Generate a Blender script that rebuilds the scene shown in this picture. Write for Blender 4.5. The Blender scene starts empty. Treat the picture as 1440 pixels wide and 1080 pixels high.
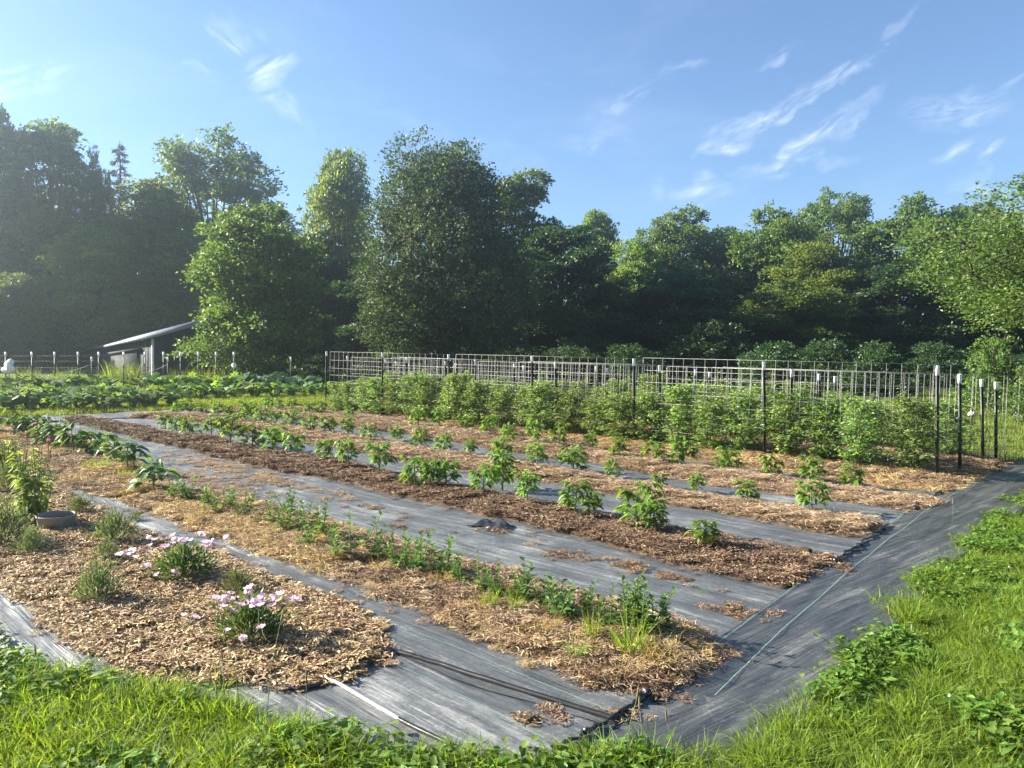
import bpy, math, random
import numpy as np
from mathutils import Vector

R = math.radians
SC = bpy.context.scene
COL = SC.collection
rng = np.random.default_rng(7)

# ------------------------------------------------------------------ camera, sky, sun, exposure
CAM_H = 1.95          # eye height above the garden
PITCH = R(0.53)       # camera looks very slightly down
FPX = 1080.0          # focal length in photo pixels (photo 1440 x 1080)
SLOPE = 0.0527        # the garden rises gently away from the camera
SUN_AZ = R(-74)       # sun azimuth from the view direction (negative = left)
SUN_EL = R(27)

cd = bpy.data.cameras.new('camera'); cam = bpy.data.objects.new('camera', cd); COL.objects.link(cam)
cd.sensor_width = 36; cd.lens = 27.0; cd.clip_end = 4000; cd.clip_start = 0.05
cam.location = (0, 0, CAM_H); cam.rotation_euler = (math.pi / 2 - PITCH, 0, 0)
SC.camera = cam

SC.view_settings.view_transform = 'Standard'; SC.view_settings.look = 'None'
SC.view_settings.gamma = 1.0; SC.view_settings.use_curve_mapping = False
SC.view_settings.exposure = 2.2

w = bpy.data.worlds.new('World'); SC.world = w; w.use_nodes = True
WN = w.node_tree.nodes; WL = w.node_tree.links
WN.clear()
w_out = WN.new('ShaderNodeOutputWorld'); w_bg = WN.new('ShaderNodeBackground'); w_bg.inputs[1].default_value = 0.05
sky = WN.new('ShaderNodeTexSky'); sky.sky_type = 'NISHITA'; sky.sun_disc = False
sky.sun_elevation = SUN_EL; sky.sun_rotation = SUN_AZ
sky.altitude = 200; sky.air_density = 1.0; sky.dust_density = 0.25; sky.ozone_density = 3.5
WL.new(w_bg.outputs[0], w_out.inputs[0])

sl = bpy.data.lights.new('sun', 'SUN'); so = bpy.data.objects.new('sun', sl); COL.objects.link(so)
sl.energy = 5.0; sl.angle = R(0.53); sl.color = (1.0, 0.915, 0.77)
sdir = Vector((math.sin(SUN_AZ) * math.cos(SUN_EL), math.cos(SUN_AZ) * math.cos(SUN_EL), math.sin(SUN_EL)))
so.rotation_euler = sdir.to_track_quat('Z', 'Y').to_euler()
so.location = (-20, 10, 30)
SC.cycles.max_bounces = 6; SC.cycles.diffuse_bounces = 3; SC.cycles.glossy_bounces = 2
SC.cycles.transmission_bounces = 4; SC.cycles.volume_bounces = 0; SC.cycles.transparent_max_bounces = 8
SC.cycles.use_denoising = True
w.cycles.sampling_method = 'MANUAL'; w.cycles.sample_map_resolution = 256

# ------------------------------------------------------------------ geometry helpers
def ray(px, py):
    dx = (px - 720) / FPX; dz = (540 - py) / FPX
    return np.array([dx, math.cos(PITCH) + math.sin(PITCH) * dz, dz * math.cos(PITCH) - math.sin(PITCH)])

def gz(y):
    return SLOPE * np.clip(y, -12, 62)

def gp(px, py):                       # photo pixel -> point on the sloping ground
    d = ray(px, py); t = CAM_H / (SLOPE * d[1] - d[2]); return np.array([0, 0, CAM_H]) + t * d

def at(px, py, D):                    # photo pixel -> point at depth D
    d = ray(px, py); return np.array([0, 0, CAM_H]) + d * (D / d[1])

def base(px, D):                      # ground point below a pixel column at depth D
    p = at(px, 540, D); p[2] = gz(p[1]); return p

def gpx(pts): return np.array([gp(*p) for p in pts])

def resample(P, n):
    P = np.asarray(P, float); d = np.r_[0, np.cumsum(np.linalg.norm(np.diff(P, axis=0), axis=1))]
    t = np.linspace(0, d[-1], n)
    return np.stack([np.interp(t, d, P[:, k]) for k in range(P.shape[1])], 1)

def _hash(ix, iy, seed):
    h = (ix * 374761393 + iy * 668265263 + seed * 974711) & 0xFFFFFFFF
    h = ((h ^ (h >> 13)) * 1274126177) & 0xFFFFFFFF
    return ((h ^ (h >> 16)) & 0xFFFF) / 65535.0

def vnoise(x, y, seed=0):
    x = np.asarray(x, float); y = np.asarray(y, float)
    ix = np.floor(x).astype(np.int64); iy = np.floor(y).astype(np.int64); fx = x - ix; fy = y - iy
    fx = fx * fx * (3 - 2 * fx); fy = fy * fy * (3 - 2 * fy)
    a = _hash(ix, iy, seed); b = _hash(ix + 1, iy, seed); c = _hash(ix, iy + 1, seed); d = _hash(ix + 1, iy + 1, seed)
    return (a * (1 - fx) + b * fx) * (1 - fy) + (c * (1 - fx) + d * fx) * fy

def fbm(x, y, seed=0, o=3):
    s = 0; a = 0.5; t = 0
    for k in range(o):
        s = s + a * vnoise(x * 2 ** k, y * 2 ** k, seed + k * 17); t += a; a *= 0.5
    return s / t

def np_mesh(name, V, F, mat, smooth=False):
    """V (n,3); F: (m,k) array or list of such arrays"""
    Fs = F if isinstance(F, list) else [F]
    Fs = [np.asarray(f, np.int32) for f in Fs if len(f)]
    V = np.asarray(V, np.float32)
    me = bpy.data.meshes.new(name)
    me.vertices.add(len(V)); me.vertices.foreach_set('co', V.ravel())
    loops = np.concatenate([f.ravel() for f in Fs]); tot = np.concatenate([np.full(len(f), f.shape[1], np.int32) for f in Fs])
    st = np.r_[0, np.cumsum(tot)[:-1]].astype(np.int32)
    me.loops.add(len(loops)); me.loops.foreach_set('vertex_index', loops)
    me.polygons.add(len(tot)); me.polygons.foreach_set('loop_start', st); me.polygons.foreach_set('loop_total', tot)
    if smooth: me.polygons.foreach_set('use_smooth', np.ones(len(tot), bool))
    me.update(calc_edges=True); me.validate()
    if mat: me.materials.append(mat)
    return me

class MB:
    """collects quads / tris of several shapes into ONE mesh"""
    def __init__(s): s.V = []; s.Q = []; s.T = []; s.n = 0
    def add(s, V, Q=None, T=None):
        V = np.asarray(V, float)
        if Q is not None and len(Q): s.Q.append(np.asarray(Q) + s.n)
        if T is not None and len(T): s.T.append(np.asarray(T) + s.n)
        s.V.append(V); s.n += len(V); return s
    def box(s, c, d, rz=0.0):
        c = np.asarray(c, float); d = np.asarray(d, float) / 2
        v = np.array([[x, y, z] for x in (-1, 1) for y in (-1, 1) for z in (-1, 1)]) * d
        ca, sa = math.cos(rz), math.sin(rz)
        v = np.stack([v[:, 0] * ca - v[:, 1] * sa, v[:, 0] * sa + v[:, 1] * ca, v[:, 2]], 1) + c
        return s.add(v, [[0, 1, 3, 2], [4, 6, 7, 5], [0, 4, 5, 1], [2, 3, 7, 6], [0, 2, 6, 4], [1, 5, 7, 3]])
    def tube(s, P, r, k=5, cap=True):
        P = np.asarray(P, float); n = len(P); r = np.broadcast_to(np.asarray(r, float), (n,))
        T = np.gradient(P, axis=0); T /= np.linalg.norm(T, axis=1)[:, None] + 1e-9
        ref = np.array([0, 0, 1.0]) if abs(T[:, 2]).mean() < 0.8 else np.array([1.0, 0, 0])
        A = np.cross(T, ref); A /= np.linalg.norm(A, axis=1)[:, None] + 1e-9
        B = np.cross(T, A)
        a = np.arange(k) * 2 * math.pi / k
        V = P[:, None, :] + r[:, None, None] * (np.cos(a)[None, :, None] * A[:, None, :] + np.sin(a)[None, :, None] * B[:, None, :])
        Q = [[i * k + j, i * k + (j + 1) % k, (i + 1) * k + (j + 1) % k, (i + 1) * k + j] for i in range(n - 1) for j in range(k)]
        V = V.reshape(-1, 3)
        T3 = []
        if cap:
            V = np.vstack([V, P[0], P[-1]]); m = n * k
            T3 = [[m, (j + 1) % k, j] for j in range(k)] + [[m + 1, (n - 1) * k + j, (n - 1) * k + (j + 1) % k] for j in range(k)]
        return s.add(V, Q, T3)
    def mesh(s, name, mat, smooth=False):
        F = []
        if s.Q: F.append(np.vstack(s.Q))
        if s.T: F.append(np.vstack(s.T))
        return np_mesh(name, np.vstack(s.V), F, mat, smooth)

def obj(name, me, parent=None, loc=(0, 0, 0), rz=0.0, sc=1.0, kind=None, rot=None):
    o = bpy.data.objects.new(name, me); COL.objects.link(o)
    o.location = [float(v) for v in loc]; o.rotation_euler = rot if rot else (0, 0, rz)
    o.scale = (sc, sc, sc) if np.isscalar(sc) else sc
    if parent: o.parent = parent
    if kind: o['kind'] = kind
    return o

def tag(o, label, cat, group=None, kind=None):
    o['label'] = label
    o['category'] = cat
    if group: o['group'] = group
    if kind: o['kind'] = kind
    return o

def thing(name, label, cat, loc, rz=0.0, sc=1.0, group=None, rot=None):
    return tag(obj(name, None, None, loc, rz, sc, rot=rot), label, cat, group)

def grid_faces(n, m):
    i = np.arange(n - 1)[:, None] * m + np.arange(m - 1)[None, :]
    i = i.ravel()
    return np.stack([i, i + 1, i + m + 1, i + m], 1)

ORD = ['first', 'second', 'third', 'fourth', 'fifth', 'sixth', 'seventh', 'eighth', 'ninth', 'tenth', 'eleventh', 'twelfth',
       'thirteenth', 'fourteenth', 'fifteenth', 'sixteenth', 'seventeenth', 'eighteenth', 'nineteenth', 'twentieth'] + \
      ['twenty-' + x for x in ('first', 'second', 'third', 'fourth', 'fifth', 'sixth', 'seventh', 'eighth', 'ninth')] + \
      ['thirtieth'] + ['thirty-' + x for x in ('first', 'second', 'third', 'fourth', 'fifth', 'sixth', 'seventh', 'eighth', 'ninth')]

# ------------------------------------------------------------------ materials
class N:
    def __init__(s, name):
        s.m = bpy.data.materials.new(name); s.m.use_nodes = True
        s.t = s.m.node_tree; s.t.nodes.clear(); s.out = s.t.nodes.new('ShaderNodeOutputMaterial')
    def n(s, typ, ins=None, **kw):
        nd = s.t.nodes.new(typ)
        for k, v in kw.items(): setattr(nd, k, v)
        for k, v in (ins or {}).items(): s.set(nd, k, v)
        return nd
    def set(s, nd, k, v):
        sock = nd.inputs[k]
        if hasattr(v, 'is_linked'): s.t.links.new(v, sock)
        else: sock.default_value = v
    def ramp(s, fac, stops, interp='LINEAR'):
        r = s.t.nodes.new('ShaderNodeValToRGB'); r.color_ramp.interpolation = interp
        e = r.color_ramp.elements
        while len(e) < len(stops): e.new(0.5)
        for k, (p, c) in enumerate(stops): e[k].position = p; e[k].color = (*c, 1) if len(c) == 3 else c
        s.t.links.new(fac, r.inputs[0]); return r.outputs[0]
    def noise(s, vec, scale, detail=3, rough=0.55, dist=0.0):
        nd = s.n('ShaderNodeTexNoise', {'Scale': scale, 'Detail': detail, 'Roughness': rough, 'Distortion': dist})
        if vec is not None: s.t.links.new(vec, nd.inputs['Vector'])
        return nd.outputs['Fac']
    def mapping(s, vec, scale=(1, 1, 1), rot=(0, 0, 0), loc=(0, 0, 0)):
        nd = s.n('ShaderNodeMapping'); s.t.links.new(vec, nd.inputs[0])
        nd.inputs['Scale'].default_value = scale; nd.inputs['Rotation'].default_value = rot; nd.inputs['Location'].default_value = loc
        return nd.outputs[0]
    def mix(s, f, a, b, blend='MIX'):
        nd = s.n('ShaderNodeMix', data_type='RGBA', blend_type=blend)
        for k, v in ((0, f), (6, a), (7, b)):
            if hasattr(v, 'is_linked'): s.t.links.new(v, nd.inputs[k])
            else: nd.inputs[k].default_value = v if k == 0 else ((*v, 1) if len(v) == 3 else v)
        return nd.outputs[2]
    def math(s, op, a, b=0.0):
        nd = s.n('ShaderNodeMath', operation=op); s.set(nd, 0, a); s.set(nd, 1, b); return nd.outputs[0]
    def bump(s, h, strength=0.5, dist=0.02):
        return s.n('ShaderNodeBump', {'Height': h, 'Strength': strength, 'Distance': dist}).outputs[0]
    def bsdf(s, col, rough=0.7, spec=0.3, metal=0.0, normal=None, **kw):
        p = s.n('ShaderNodeBsdfPrincipled')
        s.set(p, 'Base Color', col if hasattr(col, 'is_linked') else (*col, 1)); s.set(p, 'Roughness', rough)
        s.set(p, 'Specular IOR Level', spec); s.set(p, 'Metallic', metal)
        if normal is not None: s.set(p, 'Normal', normal)
        return p.outputs[0]
    def done(s, sh): s.t.links.new(sh, s.out.inputs[0]); return s.m

def plain(name, c, rough=0.6, spec=0.3, metal=0.0, var=0.15, scale=20):
    s = N(name); co = s.n('ShaderNodeTexCoord').outputs['Object']
    f = s.noise(co, scale, 4)
    lo = tuple(x * (1 - var) for x in c); hi = tuple(min(1, x * (1 + var)) for x in c)
    return s.done(s.bsdf(s.ramp(f, [(0.3, lo), (0.7, hi)]), rough, spec, metal))

def leafmat(name, c1, c2, c3=None, trans=0.35, rough=0.5, spec=0.35, tcol=None):
    """per-leaf colour from the leaf's island, shifted per plant; light passes through the blade"""
    s = N(name); g = s.n('ShaderNodeNewGeometry'); oi = s.n('ShaderNodeObjectInfo')
    st = [(0.0, c1), (0.6, c2)] + ([(1.0, c3)] if c3 else [])
    col = s.ramp(g.outputs['Random Per Island'], st)
    v = s.math('ADD', s.math('MULTIPLY', oi.outputs['Random'], 0.35), 0.82)
    hs = s.n('ShaderNodeHueSaturation', {'Value': v, 'Color': col, 'Hue': s.math('ADD', s.math('MULTIPLY', oi.outputs['Random'], 0.03), 0.485)})
    col = hs.outputs[0]
    b = s.bsdf(col, rough, spec)
    if trans <= 0: return s.done(b)
    tc = s.mix(1.0, col, tcol or (1.9, 1.7, 0.75), 'MULTIPLY')
    t = s.n('ShaderNodeBsdfTranslucent', {'Color': tc}).outputs[0]
    m = s.n('ShaderNodeMixShader', {0: trans}); s.t.links.new(b, m.inputs[1]); s.t.links.new(t, m.inputs[2])
    return s.done(m.outputs[0])

M = {}
M['tree_a'] = leafmat('foliage_mid_green', (0.05, 0.10, 0.025), (0.085, 0.15, 0.036), (0.13, 0.195, 0.05), 0.4)
M['tree_b'] = leafmat('foliage_dark_green', (0.022, 0.055, 0.022), (0.035, 0.08, 0.028), (0.05, 0.10, 0.032), 0.3)
M['tree_c'] = leafmat('foliage_yellow_green', (0.075, 0.13, 0.026), (0.12, 0.185, 0.038), (0.17, 0.225, 0.055), 0.42)
M['tree_pear'] = leafmat('foliage_pear', (0.03, 0.06, 0.025), (0.048, 0.085, 0.034), (0.09, 0.12, 0.06), 0.25, 0.6, 0.35)
M['tree_right'] = leafmat('foliage_fruit_tree', (0.05, 0.10, 0.024), (0.085, 0.15, 0.036), (0.15, 0.205, 0.07), 0.36, 0.5, 0.35)
M['conifer'] = leafmat('foliage_conifer', (0.02, 0.045, 0.025), (0.03, 0.06, 0.03), None, 0.1)
M['bark'] = plain('bark', (0.10, 0.075, 0.055), 0.9, 0.15, var=0.4, scale=9)
M['pepper'] = leafmat('pepper_leaf', (0.08, 0.16, 0.03), (0.13, 0.23, 0.042), (0.20, 0.30, 0.06), 0.42, 0.45, 0.4)
M['tomato'] = leafmat('tomato_leaf', (0.085, 0.15, 0.05), (0.14, 0.215, 0.072), (0.21, 0.29, 0.12), 0.45, 0.55)
M['eggplant'] = leafmat('eggplant_leaf', (0.05, 0.11, 0.03), (0.08, 0.16, 0.04), (0.10, 0.20, 0.04), 0.4, 0.45)
M['snap'] = leafmat('seedling_leaf', (0.06, 0.125, 0.032), (0.095, 0.175, 0.042), (0.15, 0.23, 0.06), 0.38, 0.45)
M['squash'] = leafmat('squash_leaf', (0.075, 0.15, 0.03), (0.12, 0.21, 0.045), (0.18, 0.28, 0.07), 0.4, 0.6)
M['cabbage'] = leafmat('blue_green_leaf', (0.05, 0.11, 0.07), (0.08, 0.15, 0.10), None, 0.25, 0.4)
M['lavender'] = leafmat('lavender_leaf', (0.055, 0.085, 0.04), (0.085, 0.12, 0.06), (0.13, 0.16, 0.08), 0.3, 0.6)
M['primrose'] = leafmat('primrose_leaf', (0.035, 0.075, 0.025), (0.055, 0.11, 0.035), (0.09, 0.14, 0.05), 0.3, 0.5)
M['cone'] = leafmat('coneflower_leaf', (0.12, 0.18, 0.05), (0.18, 0.25, 0.075), (0.26, 0.33, 0.11), 0.45, 0.55)
M['stem'] = plain('green_stem', (0.10, 0.16, 0.05), 0.6, 0.3)
M['petal'] = leafmat('pink_petal', (0.66, 0.44, 0.58), (0.76, 0.58, 0.70), (0.84, 0.72, 0.80), 0.45, 0.6, 0.2, (1.0, 0.95, 1.0))
M['grass'] = leafmat('grass_blade', (0.08, 0.145, 0.02), (0.15, 0.235, 0.034), (0.25, 0.31, 0.08), 0.48, 0.6, 0.22, (1.9, 1.7, 0.6))
M['grass_far'] = leafmat('grass_blade_far', (0.09, 0.145, 0.026), (0.14, 0.20, 0.036), (0.21, 0.24, 0.07), 0.4, 0.6, 0.2)
M['clover'] = leafmat('clover_leaf', (0.075, 0.15, 0.025), (0.11, 0.20, 0.032), (0.16, 0.25, 0.05), 0.4, 0.55, 0.25)
M['dock'] = leafmat('dock_leaf', (0.085, 0.16, 0.028), (0.13, 0.21, 0.04), (0.17, 0.26, 0.06), 0.4, 0.5, 0.3)
M['dry'] = leafmat('dry_grass', (0.28, 0.20, 0.08), (0.38, 0.28, 0.12), (0.46, 0.37, 0.18), 0.25, 0.6)
M['straw_gold'] = leafmat('straw_golden', (0.25, 0.16, 0.07), (0.47, 0.34, 0.165), (0.68, 0.54, 0.31), 0.12, 0.6, 0.25, (1.2, 1.1, 0.8))
M['straw_tan'] = leafmat('straw_tan', (0.17, 0.11, 0.065), (0.39, 0.275, 0.17), (0.64, 0.51, 0.35), 0.1, 0.6, 0.25, (1.2, 1.1, 0.8))
M['straw_brown'] = leafmat('shredded_bark_brown', (0.09, 0.055, 0.035), (0.23, 0.15, 0.095), (0.45, 0.33, 0.22), 0.06, 0.65, 0.2, (1.2, 1.1, 0.8))
M['chip'] = leafmat('wood_chip', (0.16, 0.095, 0.042), (0.40, 0.275, 0.145), (0.66, 0.53, 0.34), 0.04, 0.6, 0.25, (1.1, 1.0, 0.8))
M['tpost'] = plain('painted_steel_post', (0.018, 0.024, 0.02), 0.5, 0.4, var=0.3)
M['white'] = plain('white_paint', (0.78, 0.78, 0.76), 0.5, 0.4, var=0.06)
M['wire'] = plain('galvanised_wire', (0.24, 0.24, 0.225), 0.5, 0.4, 0.2, var=0.15)
M['poly'] = plain('black_poly_pipe', (0.012, 0.012, 0.013), 0.32, 0.5, var=0.3)
M['pipe'] = plain('grey_metal_pipe', (0.42, 0.42, 0.41), 0.35, 0.5, 0.3, var=0.2)
M['shedwall'] = plain('dark_metal_siding', (0.022, 0.028, 0.033), 0.8, 0.15, var=0.12, scale=3)
M['sheddoor'] = plain('dark_metal_door', (0.022, 0.028, 0.033), 0.8, 0.15, var=0.12, scale=3)
M['shedroof'] = plain('grey_metal_roof', (0.19, 0.215, 0.235), 0.7, 0.25, 0.0, var=0.1, scale=4)
M['bag'] = plain('white_plastic_bag', (0.75, 0.74, 0.72), 0.35, 0.5, var=0.08)
M['pot'] = plain('grey_tan_plastic', (0.21, 0.19, 0.165), 0.6, 0.35, var=0.1)
M['potsoil'] = plain('potting_soil', (0.035, 0.026, 0.02), 0.95, 0.1, var=0.5, scale=40)
M['crate'] = plain('pale_pink_wood', (0.52, 0.36, 0.29), 0.7, 0.2, var=0.15)
M['clod'] = plain('dark_soil_clod', (0.07, 0.045, 0.03), 0.95, 0.1, var=0.5, scale=30)
M['line'] = plain('green_marker_thread', (0.22, 0.42, 0.36), 0.5, 0.3, var=0.15, scale=60)

def lawn_mat():
    s = N('lawn_soil_and_thatch'); co = s.n('ShaderNodeTexCoord').outputs['Object']
    big = s.noise(co, 0.35, 4); fine = s.noise(co, 14, 5, 0.7)
    c = s.mix(s.ramp(big, [(0.35, (0, 0, 0)), (0.65, (1, 1, 1))]), (0.05, 0.085, 0.02), (0.085, 0.11, 0.032))
    c = s.mix(s.ramp(fine, [(0.4, (0, 0, 0)), (0.7, (1, 1, 1))]), c, (0.10, 0.085, 0.04))
    return s.done(s.bsdf(c, 0.95, 0.1, normal=s.bump(fine, 0.8, 0.04)))
M['lawn'] = lawn_mat()

ROW_ANG = math.atan2(*(np.array((gp(466, 577) - gp(1318, 675))[:2])[::-1]))   # direction of the rows

def fabric_mat(name, ang, dust_sheen, bmp=0.8):
    s = N(name); co = s.n('ShaderNodeTexCoord').outputs['Object']
    al = s.mapping(co, rot=(0, 0, -ang))
    # creases run along the strip; broken up by a slower noise
    st = s.noise(s.mapping(al, scale=(0.55, 13, 1)), 1.0, 4, 0.6, 0.35)
    st2 = s.noise(s.mapping(al, scale=(1.2, 34, 1)), 1.0, 3, 0.6, 0.3)
    cross = s.noise(s.mapping(al, scale=(9, 2.2, 1)), 1.0, 3, 0.6, 0.8)
    where = s.ramp(s.noise(co, 0.9, 3), [(0.38, (0, 0, 0)), (0.62, (1, 1, 1))])
    h = s.math('ADD', s.math('MULTIPLY', st, 1.0), s.math('MULTIPLY', s.math('MULTIPLY', st2, 0.45), where))
    h = s.math('ADD', h, s.math('MULTIPLY', s.math('MULTIPLY', cross, 0.35), where))
    weave = s.n('ShaderNodeTexWave', {'Scale': 60.0, 'Distortion': 0.5}, wave_type='BANDS', bands_direction='Y')
    s.t.links.new(al, weave.inputs['Vector'])
    h = s.math('ADD', h, s.math('MULTIPLY', weave.outputs['Fac'], 0.03))
    # dust in blotches and streaks, with the sheen painted in as paler grey
    d1 = s.noise(co, 1.7, 5, 0.65); d2 = s.noise(s.mapping(al, scale=(1.3, 16, 1)), 1.0, 6, 0.75)
    d3 = s.noise(co, 42, 4, 0.7)
    dd = s.math('ADD', s.math('MULTIPLY', d1, 0.36), s.math('ADD', s.math('MULTIPLY', d2, 0.50), s.math('MULTIPLY', d3, 0.22)))
    col = s.ramp(dd, [(0.40, (0.026, 0.030, 0.033)), (0.56, (0.080 * dust_sheen, 0.087 * dust_sheen, 0.090 * dust_sheen)), (0.70, (0.27 * dust_sheen, 0.275 * dust_sheen, 0.265 * dust_sheen))])
    speck = s.ramp(s.noise(co, 90, 2, 0.5), [(0.70, (0, 0, 0)), (0.76, (1, 1, 1))])
    col = s.mix(speck, col, (0.26, 0.22, 0.16))
    rough = s.ramp(dd, [(0.4, (0.36,) * 3), (0.7, (0.55,) * 3)])
    return s.done(s.bsdf(col, rough, 0.9, normal=s.bump(h, bmp, 0.02)))
M['fabric'] = fabric_mat('black_woven_weed_fabric', ROW_ANG, 1.0)

def soil_mat(name, a, b, c):
    s = N(name); co = s.n('ShaderNodeTexCoord').outputs['Object']
    f = s.noise(co, 22, 6, 0.7); g = s.noise(co, 2.5, 4)
    col = s.ramp(f, [(0.35, a), (0.52, b), (0.68, c)])
    col = s.mix(s.math('MULTIPLY', g, 0.5), col, a)
    return s.done(s.bsdf(col, 0.95, 0.12, normal=s.bump(f, 0.9, 0.03)))
M['soil_gold'] = soil_mat('bed_under_golden_straw', (0.11, 0.075, 0.04), (0.22, 0.155, 0.08), (0.38, 0.29, 0.16))
M['soil_tan'] = soil_mat('bed_under_tan_straw', (0.09, 0.06, 0.038), (0.19, 0.13, 0.085), (0.34, 0.25, 0.17))
M['soil_brown'] = soil_mat('bed_under_brown_bark', (0.05, 0.033, 0.022), (0.11, 0.073, 0.05), (0.22, 0.15, 0.105))
M['soil_chip'] = soil_mat('bed_under_wood_chips', (0.09, 0.052, 0.03), (0.19, 0.12, 0.07), (0.34, 0.24, 0.15))

# ------------------------------------------------------------------ sky with thin cirrus
def build_sky():
    n = WN.new; L = WL.new
    tc = n('ShaderNodeTexCoord'); sep = n('ShaderNodeSeparateXYZ'); L(tc.outputs['Generated'], sep.inputs[0])
    def mt(op, a, b=0.0, clamp=False):
        nd = n('ShaderNodeMath'); nd.operation = op; nd.use_clamp = clamp
        for k, v in ((0, a), (1, b)):
            if hasattr(v, 'is_linked'): L(v, nd.inputs[k])
            else: nd.inputs[k].default_value = v
        return nd.outputs[0]
    # azimuth / elevation of the view ray
    az = mt('ARCTAN2', sep.outputs['X'], sep.outputs['Y'])
    el = mt('ARCSINE', sep.outputs['Z'])
    comb = n('ShaderNodeCombineXYZ'); L(az, comb.inputs[0]); L(el, comb.inputs[1])
    def noise(vec, scale, detail, rough=0.6, dist=0.0):
        nd = n('ShaderNodeTexNoise'); nd.inputs['Scale'].default_value = scale; nd.inputs['Detail'].default_value = detail
        nd.inputs['Roughness'].default_value = rough; nd.inputs['Distortion'].default_value = dist
        L(vec, nd.inputs['Vector']); return nd.outputs['Fac']
    def mapping(vec, loc, rot, sc):
        # rotate about the wisp's own centre, then stretch along it
        a = n('ShaderNodeVectorMath'); a.operation = 'SUBTRACT'; L(vec, a.inputs[0]); a.inputs[1].default_value = loc
        m = n('ShaderNodeMapping'); L(a.outputs[0], m.inputs[0]); m.inputs['Rotation'].default_value = (0, 0, -rot); m.inputs['Scale'].default_value = (1, 1, 1)
        m2 = n('ShaderNodeMapping'); L(m.outputs[0], m2.inputs[0]); m2.inputs['Scale'].default_value = (1 / sc[0], 1 / sc[1], 1)
        return m.outputs[0], m2.outputs[0]
    total = None
    W = [(330, 50, 26, 22, -35, .75), (382, 105, 34, 24, 40, .85), (405, 150, 30, 8, -50, .3), (20, 112, 60, 16, 25, .65),
         (1100, 85, 34, 8, 15, .65), (1185, 105, 85, 9, 33, .75), (1075, 165, 60, 18, 20, .9), (1160, 185, 75, 12, 32, .7), (1200, 178, 34, 9, 40, .6),
         (1015, 215, 36, 10, 15, .8), (1100, 225, 60, 12, 15, .55), (990, 268, 48, 11, -6, .65), (1130, 240, 55, 8, 8, .35),
         (880, 140, 55, 16, 20, .45), (835, 190, 50, 12, 12, .32), (962, 95, 32, 6, 12, .32),
         (1345, 155, 62, 22, 5, .7), (1330, 218, 32, 8, 25, .65), (1385, 222, 30, 11, 40, .6), (1365, 258, 26, 9, -10, .5), (915, 255, 14, 26, 0, .3),
         (640, 200, 170, 16, -20, .16), (1430, 100, 26, 6, 25, .4), (270, 108, 26, 7, 0, .28)]
    wn = n('ShaderNodeTexNoise'); wn.inputs['Scale'].default_value = 14; wn.inputs['Detail'].default_value = 3; L(comb.outputs[0], wn.inputs['Vector'])
    wv = n('ShaderNodeVectorMath'); wv.operation = 'SUBTRACT'; L(wn.outputs['Color'], wv.inputs[0]); wv.inputs[1].default_value = (.5, .5, .5)
    ws = n('ShaderNodeVectorMath'); ws.operation = 'SCALE'; L(wv.outputs[0], ws.inputs[0]); ws.inputs['Scale'].default_value = 0.085
    wa = n('ShaderNodeVectorMath'); wa.operation = 'ADD'; L(comb.outputs[0], wa.inputs[0]); L(ws.outputs[0], wa.inputs[1])
    base_v = wa.outputs[0]
    fn = {}
    for key, rt in (('up', 27), ('flat', 4), ('down', -38)):       # three shared streak fields
        ms = n('ShaderNodeMapping'); L(comb.outputs[0], ms.inputs[0]); ms.inputs['Rotation'].default_value = (0, 0, -R(rt))
        m2 = n('ShaderNodeMapping'); L(ms.outputs[0], m2.inputs[0]); m2.inputs['Scale'].default_value = (15, 58, 1)
        f = noise(m2.outputs[0], 1.0, 6, 0.72, 0.9)
        fn[key] = mt('MULTIPLY', mt('SUBTRACT', f, 0.40, True), 3.6)
    tot = {}
    for (px, py, a, b, rot, st) in W:
        d = ray(px, py); d = d / np.linalg.norm(d)
        v, vs = mapping(base_v, (math.atan2(d[0], d[1]), math.asin(d[2]), 0), R(rot), (a / FPX * 1.25, b / FPX * 1.25))
        ln = n('ShaderNodeVectorMath'); ln.operation = 'LENGTH'; L(vs, ln.inputs[0])
        g = mt('MULTIPLY', mt('SUBTRACT', 1.0, ln.outputs['Value'], True), st)
        k = 'up' if rot > 13 else ('flat' if rot > -25 else 'down')
        tot[k] = g if k not in tot else mt('ADD', tot[k], g)
    for k in tot:
        t = mt('MULTIPLY', tot[k], fn[k]); total = t if total is None else mt('ADD', total, t)
    # faint veil everywhere in the sky
    mv = n('ShaderNodeMapping'); L(comb.outputs[0], mv.inputs[0]); mv.inputs['Scale'].default_value = (2.2, 7, 1); mv.inputs['Rotation'].default_value = (0, 0, -0.25)
    veil = mt('MULTIPLY', mt('SUBTRACT', noise(mv.outputs[0], 1.6, 5, 0.6, 0.5), 0.5, True), 0.35)
    total = mt('MULTIPLY', mt('ADD', total, veil), 0.52, True)
    mx = n('ShaderNodeMix'); mx.data_type = 'RGBA'; L(total, mx.inputs[0]); L(sky.outputs[0], mx.inputs[6]); mx.inputs[7].default_value = (8.6, 8.9, 9.2, 1)
    L(mx.outputs[2], w_bg.inputs[0])
build_sky()

# ------------------------------------------------------------------ scatter (stuff only)
def variant_coll(name, meshes):
    c = bpy.data.collections.new(name)
    for k, me in enumerate(meshes):
        o = bpy.data.objects.new('%s_%02d' % (name, k), me); c.objects.link(o)
    return c

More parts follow.
